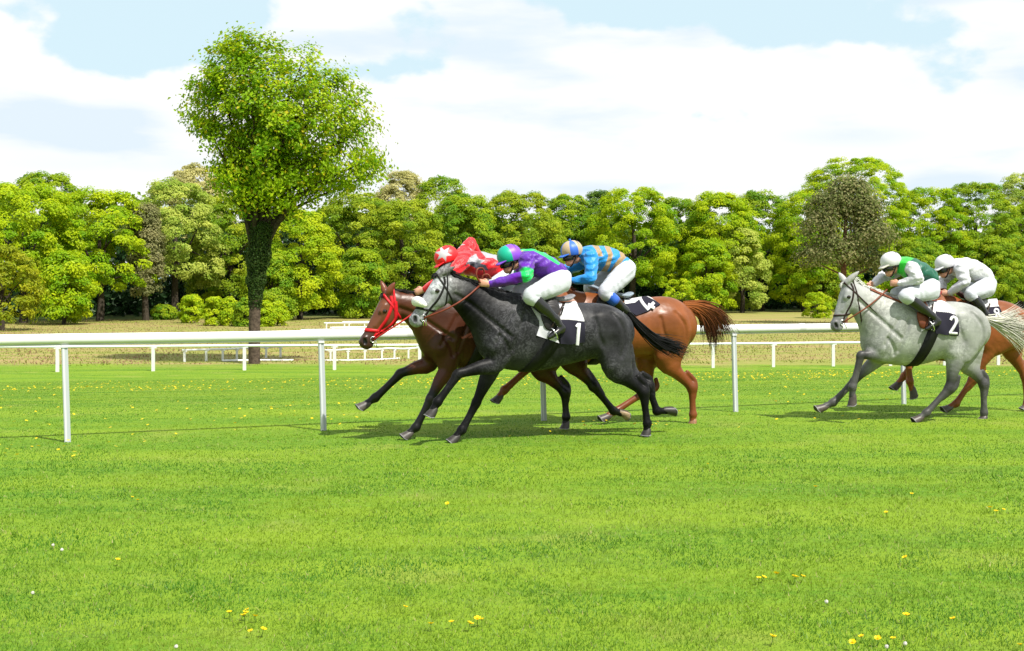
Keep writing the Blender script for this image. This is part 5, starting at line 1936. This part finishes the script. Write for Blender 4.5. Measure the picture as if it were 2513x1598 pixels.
    hf_ = Field(hc - .30, hc + .30, .0058)
    R_ = sp.get('hr', 1.0)
    for t in (0,):
        hf_.chain([hcn - Fv * .018 * R_, hcn + Fv * .018 * R_], [.117 * R_] * 2, [.112 * R_] * 2, (1, 1, 1), k=.02, lat=Lv)
    cutn = -Uv * 1.0 + Fv * .10
    hf_.clip(HD(0, -.004), cutn / np.linalg.norm(cutn))
    v, c_, col = hf_.mesh()
    rel = v - hcn
    loc = np.stack([rel @ Fv, rel @ Lv, rel @ Uv], -1) / R_
    col = sp['cap'](loc, v, fr)
    helm = put("helmet", v, c_, col, M_SHELL)
    pk = Field(hc - .30, hc + .30, .006)
    pk.chain([HD(.085, .022), HD(.155 * R_, .002)], [.016, .006], [.095, .06], (1, 1, 1), k=.01, lat=Lv, sub=4)
    pk.chain([HD(.085, .020, -.06), HD(.150, .002), HD(.085, .020, .06)], .010, None, (1, 1, 1), k=.02, sub=6)
    v, c_, col = pk.mesh()
    put("peak", v, c_, np.broadcast_to(np.array(sp['peak'], float), v.shape), M_SHELL, helm)
    if 'bobble' in sp:
        bb = Field(hc - .3, hc + .3, .006)
        bb.chain([HD(-.012, .055 + .125 * R_)], .016, None, sp['bobble'])
        v, c_, col = bb.mesh()
        put("button", v, c_, col, M_SHELL, helm)
    mb = MB()
    for s in (-1, 1):       # chin strap
        pth = np.array([HD(-.01, .03, .09 * s), HD(.0, -.03, .075 * s), HD(.03, -.085, .05 * s), HD(.05, -.125, 0)])
        pth = catmull(pth, 4)
        dv = f.sample(pth)
        pth = pth + f.normal(pth) * np.clip(.007 - dv, -.03, .05)[:, None]
        mb.tube(pth - base, .007, 5, sp.get('chin', (.02, .02, .02)))
    mb.build("chin_strap", M_LEATHER, helm)
    mb = MB()
    th = np.linspace(-2.9, 2.9, 40)
    pth = HD(-.012, .062) + (Fv * .0)[None] + (Uv[None] * np.cos(th)[:, None] * .106 + Lv[None] * np.sin(th)[:, None] * .1005) * R_ - Fv[None] * .058
    mb.tube(pth - base, .0035, 5, (.02, .02, .03))
    mb.build("cap_tie", M_LEATHER, helm)
    # ---- goggles
    mb = MB()
    K = 25
    an_ = np.linspace(-1.25, 1.25, K)
    E = []
    for u_ in (-.050, -.022, .006):
        d = Fv[None] * np.cos(an_)[:, None] + Lv[None] * np.sin(an_)[:, None]
        o = np.broadcast_to(HD(0, u_ - .004), d.shape)
        p, h = f.cast(o, d, .2, out=True)
        E.append(p + d * (.024 if u_ == -.022 else .013) * np.clip(1.35 - np.abs(an_) / 1.25, .35, 1)[:, None])
    V = np.concatenate(E) - base
    i = np.arange(K - 1)
    mb.add(V, np.concatenate([np.stack([a * K + i, a * K + i + 1, (a + 1) * K + i + 1, (a + 1) * K + i], -1) for a in (0, 1)]), (.006, .006, .007))
    g = mb.build("goggles", M_LENS, root)
    mb = MB()
    an2 = np.linspace(1.2, 2 * np.pi - 1.2, 40)
    d = Fv[None] * np.cos(an2)[:, None] + Lv[None] * np.sin(an2)[:, None]
    p, h = f.cast(np.broadcast_to(HD(0, .0), d.shape), d, .2, out=True)
    mb.tube(p + d * .006 - base - Uv * .018, .009, 5, (.01, .01, .01), flat=None)
    mb.build("goggle_strap", M_LEATHER, g)
    return root


def cap_plain(c):
    return lambda loc, v, fr: np.broadcast_to(np.array(c, float), v.shape)


PUR, GRN, TEAL = (.085, .014, .29), (.0, .48, .10), (.0, .33, .22)


def cap_purple(loc, v, fr):
    c = np.empty(v.shape); c[:] = (.20, .06, .52)
    c[loc[:, 0] > .022] = TEAL
    return c


def cap_quart(loc, v, fr):
    ang = np.arctan2(loc[:, 1], loc[:, 0])
    k = np.floor((ang / (2 * np.pi) + .5 + 1 / 14) * 7).astype(int) % 2
    c = np.where(k[:, None] == 1, np.array([[.40, .31, .19]]), np.array([[.03, .12, .50]]))
    return c


def cap_star(loc, v, fr):
    c = np.empty(v.shape); c[:] = (.70, .016, .02)
    vn = v.copy(); vn[:, 1] = -np.abs(vn[:, 1])
    pr = fr.proj(vn)
    ctr = Z1(1185, 300)
    pts = []
    for i in range(12):
        a = i * math.pi / 6 + .2
        r = (23, 10)[i % 2]
        pts.append((ctr[0] + r * math.cos(a), ctr[1] + r * math.sin(a) * .9))
    c[inpoly(pr, pts)] = (.42, .42, .44)
    return c


def limb(*a):
    return dict(zip(('sh', 'el', 'wr', 'ha', 'hip', 'kn', 'an', 'he', 'to'), a))


def z(fn, x, y, l): return (*fn(x, y), l)


JP = dict(horse=G, seat=Z2(560, 640), label="jockey in purple silks with green sleeve bands and half-teal cap, on the dark grey",
          hc=Z1(1968, 385), fd=(-.95, .30), hr=1.06, cap=cap_purple, peak=(.16, .05, .45), chin=(.02, .02, .03), silk=PUR, band=GRN,
          paint=[([Z2(*p) for p in ((110, 190), (300, 195), (490, 305), (580, 370), (560, 388), (425, 306), (300, 238), (160, 246))], GRN)],
          torso=[(Z2(195, 300), .075, .09), (Z2(245, 335), .125, .19), (Z2(360, 390), .145, .185), (Z2(475, 440), .130, .165), (Z2(540, 475), .118, .155)],
          pelvis=[(Z2(540, 480), .105, .145), (Z2(578, 525), .122, .165)],
          near=limb(z(Z2, 225, 345, -.19), z(Z1, 2160, 560, -.29), z(Z1, 1730, 662, -.12), z(Z1, 1640, 645, -.09), z(Z2, 575, 570, -.14), z(Z2, 262, 715, -.29), z(Z2, 530, 960, -.30), z(Z2, 615, 1050, -.31), z(Z2, 465, 1150, -.33)),
          far=limb(z(Z2, 225, 345, .19), z(Z1, 2060, 590, .28), z(Z1, 1690, 680, .10), z(Z1, 1600, 670, .08), z(Z2, 560, 560, .14), z(Z2, 150, 680, .27), z(Z2, 420, 920, .28), z(Z2, 510, 1010, .29), z(Z2, 380, 1100, .30)))

LB, TAN = (.010, .21, .56), (.30, .20, .10)
JB = dict(horse=C4, seat=Z2(1180, 700), label="jockey in light blue silks with tan hoops and quartered cap, on the bright chestnut",
          hc=Z2(702, 285), fd=(-.97, .2), hr=1.04, cap=cap_quart, peak=(.03, .12, .50), bobble=(.03, .12, .5), silk=LB,
          paint=[([Z2(*p) for p in ((890, 140), (960, 140), (1020, 250), (1030, 300), (985, 300), (955, 230))], TAN),
                 ([Z2(*p) for p in ((1025, 140), (1085, 140), (1138, 280), (1105, 400), (1050, 500), (980, 500), (1055, 390), (1088, 290))], TAN),
                 ([Z2(*p) for p in ((1195, 200), (1290, 290), (1200, 390), (1120, 520), (1075, 500), (1160, 370), (1215, 300))], TAN)],
          torso=[(Z2(815, 270), .075, .09), (Z2(880, 295), .125, .19), (Z2(1010, 320), .155, .19), (Z2(1120, 345), .148, .18), (Z2(1205, 390), .130, .165)],
          pelvis=[(Z2(1205, 395), .118, .155), (Z2(1262, 430), .128, .17)],
          near=limb(z(Z2, 905, 315, -.19), z(Z2, 905, 535, -.29), z(Z2, 700, 555, -.14), z(Z2, 640, 570, -.10), z(Z2, 1262, 465, -.14), z(Z2, 1050, 680, -.28), z(Z2, 1265, 865, -.29), z(Z2, 1340, 930, -.30), z(Z2, 1210, 990, -.31)),
          far=limb(z(Z2, 880, 330, .19), z(Z2, 655, 440, .29), z(Z2, 590, 540, .10), z(Z2, 540, 560, .08), z(Z2, 1220, 450, .14), z(Z2, 895, 630, .27), z(Z2, 1100, 850, .28), z(Z2, 1180, 930, .29), z(Z2, 1060, 990, .30)),
          boot_top=(.02, .09, .45))

RED, SIL = (.62, .012, .020), (.30, .30, .33)
JR = dict(horse=B, seat=Z1(1950, 720), label="jockey in red silks with silver stars and star cap, behind the purple jockey",
          hc=Z1(1235, 395), fd=(-.9, .42), hr=1.06, cap=cap_star, peak=(.68, .016, .02), chin=(.6, .02, .03), silk=RED, torso_only=False,
          paint=[([Z1(*p) for p in ((1590, 225), (1700, 270), (1850, 310), (1850, 400), (1770, 350), (1690, 350), (1640, 290))], SIL),
                 ([Z1(*p) for p in ((1500, 340), (1570, 300), (1600, 360), (1680, 380), (1620, 420), (1540, 400), (1450, 430))], SIL),
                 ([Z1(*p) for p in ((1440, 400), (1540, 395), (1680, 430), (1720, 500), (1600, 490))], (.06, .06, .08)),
                 ([Z1(*p) for p in ((1440, 150), (1490, 110), (1520, 150), (1570, 180), (1520, 195), (1490, 225), (1470, 185), (1420, 180))], SIL)],
          torso=[(Z1(1350, 370), .075, .09), (Z1(1420, 400), .125, .19), (Z1(1570, 420), .15, .19), (Z1(1740, 455), .145, .175), (Z1(1860, 500), .125, .16)],
          pelvis=[(Z1(1860, 500), .115, .15), (Z1(1940, 560), .125, .165)],
          near=limb(z(Z1, 1400, 420, -.19), z(Z1, 1190, 600, -.26), z(Z1, 965, 720, -.12), z(Z1, 890, 745, -.09), z(Z1, 1930, 620, -.14), z(Z1, 1660, 780, -.27), z(Z1, 1880, 1020, -.28), z(Z1, 1970, 1110, -.29), z(Z1, 1830, 1180, -.30)),
          far=limb(z(Z1, 1415, 320, .19), z(Z1, 1505, 178, .29), z(Z1, 1600, 330, .32), z(Z1, 1530, 390, .31), z(Z1, 1930, 600, .14), z(Z1, 1640, 760, .27), z(Z1, 1860, 1000, .28), z(Z1, 1950, 1090, .29), z(Z1, 1810, 1160, .30)))

DGN, BGN, WH = (.004, .085, .05), (.03, .58, .04), (.52, .52, .56)
JG = dict(horse=W, seat=Z4(1330, 680), label="jockey in dark green body with white sleeves and white cap, on the light grey",
          hc=Z4(935, 325), fd=(-.96, .26), hr=1.0, cap=cap_plain((.55, .55, .57)), peak=(.52, .50, .45), silk=DGN, sleeve=WH, cuff=(.45, .36, .20), torso_only=True, collar=BGN,
          paint=[([Z4(*p) for p in ((1010, 150), (1160, 180), (1190, 240), (1110, 290), (1080, 370), (1110, 450), (1060, 480), (1020, 400), (1030, 260))], BGN)],
          torso=[(Z4(1020, 325), .072, .085), (Z4(1080, 330), .118, .18), (Z4(1185, 375), .140, .18), (Z4(1290, 420), .125, .16), (Z4(1355, 465), .112, .15)],
          pelvis=[(Z4(1340, 490), .105, .15), (Z4(1362, 545), .115, .165)],
          near=limb(z(Z4, 1165, 355, -.19), z(Z4, 1235, 475, -.29), z(Z4, 1030, 525, -.15), z(Z4, 950, 522, -.10), z(Z4, 1365, 600, -.14), z(Z4, 1095, 665, -.28), z(Z4, 1385, 880, -.29), z(Z4, 1470, 935, -.30), z(Z4, 1330, 1025, -.32)),
          far=limb(z(Z4, 1030, 370, .19), z(Z4, 850, 440, .28), z(Z4, 735, 525, .12), z(Z4, 670, 555, .09), z(Z4, 1340, 590, .14), z(Z4, 1000, 640, .27), z(Z4, 1270, 860, .28), z(Z4, 1350, 920, .29), z(Z4, 1230, 1000, .30)))

JW = dict(horse=E8, seat=Z4(1960, 670), label="jockey all in white silks with white cap, behind the green jockey at right edge",
          hc=Z4(1533, 345), fd=(-.95, .3), hr=1.0, cap=cap_plain((.56, .56, .60)), peak=(.56, .56, .60), silk=WH, cuff=(.6, .5, .35),
          torso=[(Z4(1625, 325), .075, .09), (Z4(1690, 345), .125, .18), (Z4(1795, 370), .15, .185), (Z4(1900, 410), .135, .165), (Z4(1965, 455), .122, .155)],
          pelvis=[(Z4(1960, 460), .112, .15), (Z4(1990, 530), .122, .17)],
          near=limb(z(Z4, 1710, 370, -.19), z(Z4, 1755, 505, -.29), z(Z4, 1580, 632, -.14), z(Z4, 1510, 635, -.10), z(Z4, 1985, 575, -.14), z(Z4, 1815, 640, -.28), z(Z4, 1985, 870, -.29), z(Z4, 2055, 920, -.30), z(Z4, 1940, 985, -.31)),
          far=limb(z(Z4, 1640, 370, .19), z(Z4, 1490, 500, .28), z(Z4, 1510, 610, .10), z(Z4, 1460, 640, .08), z(Z4, 1970, 570, .14), z(Z4, 1740, 620, .27), z(Z4, 1900, 850, .28), z(Z4, 1970, 900, .29), z(Z4, 1860, 960, .30)))
for j_ in (JP, JB, JR, JG, JW):
    make_jockey(j_)
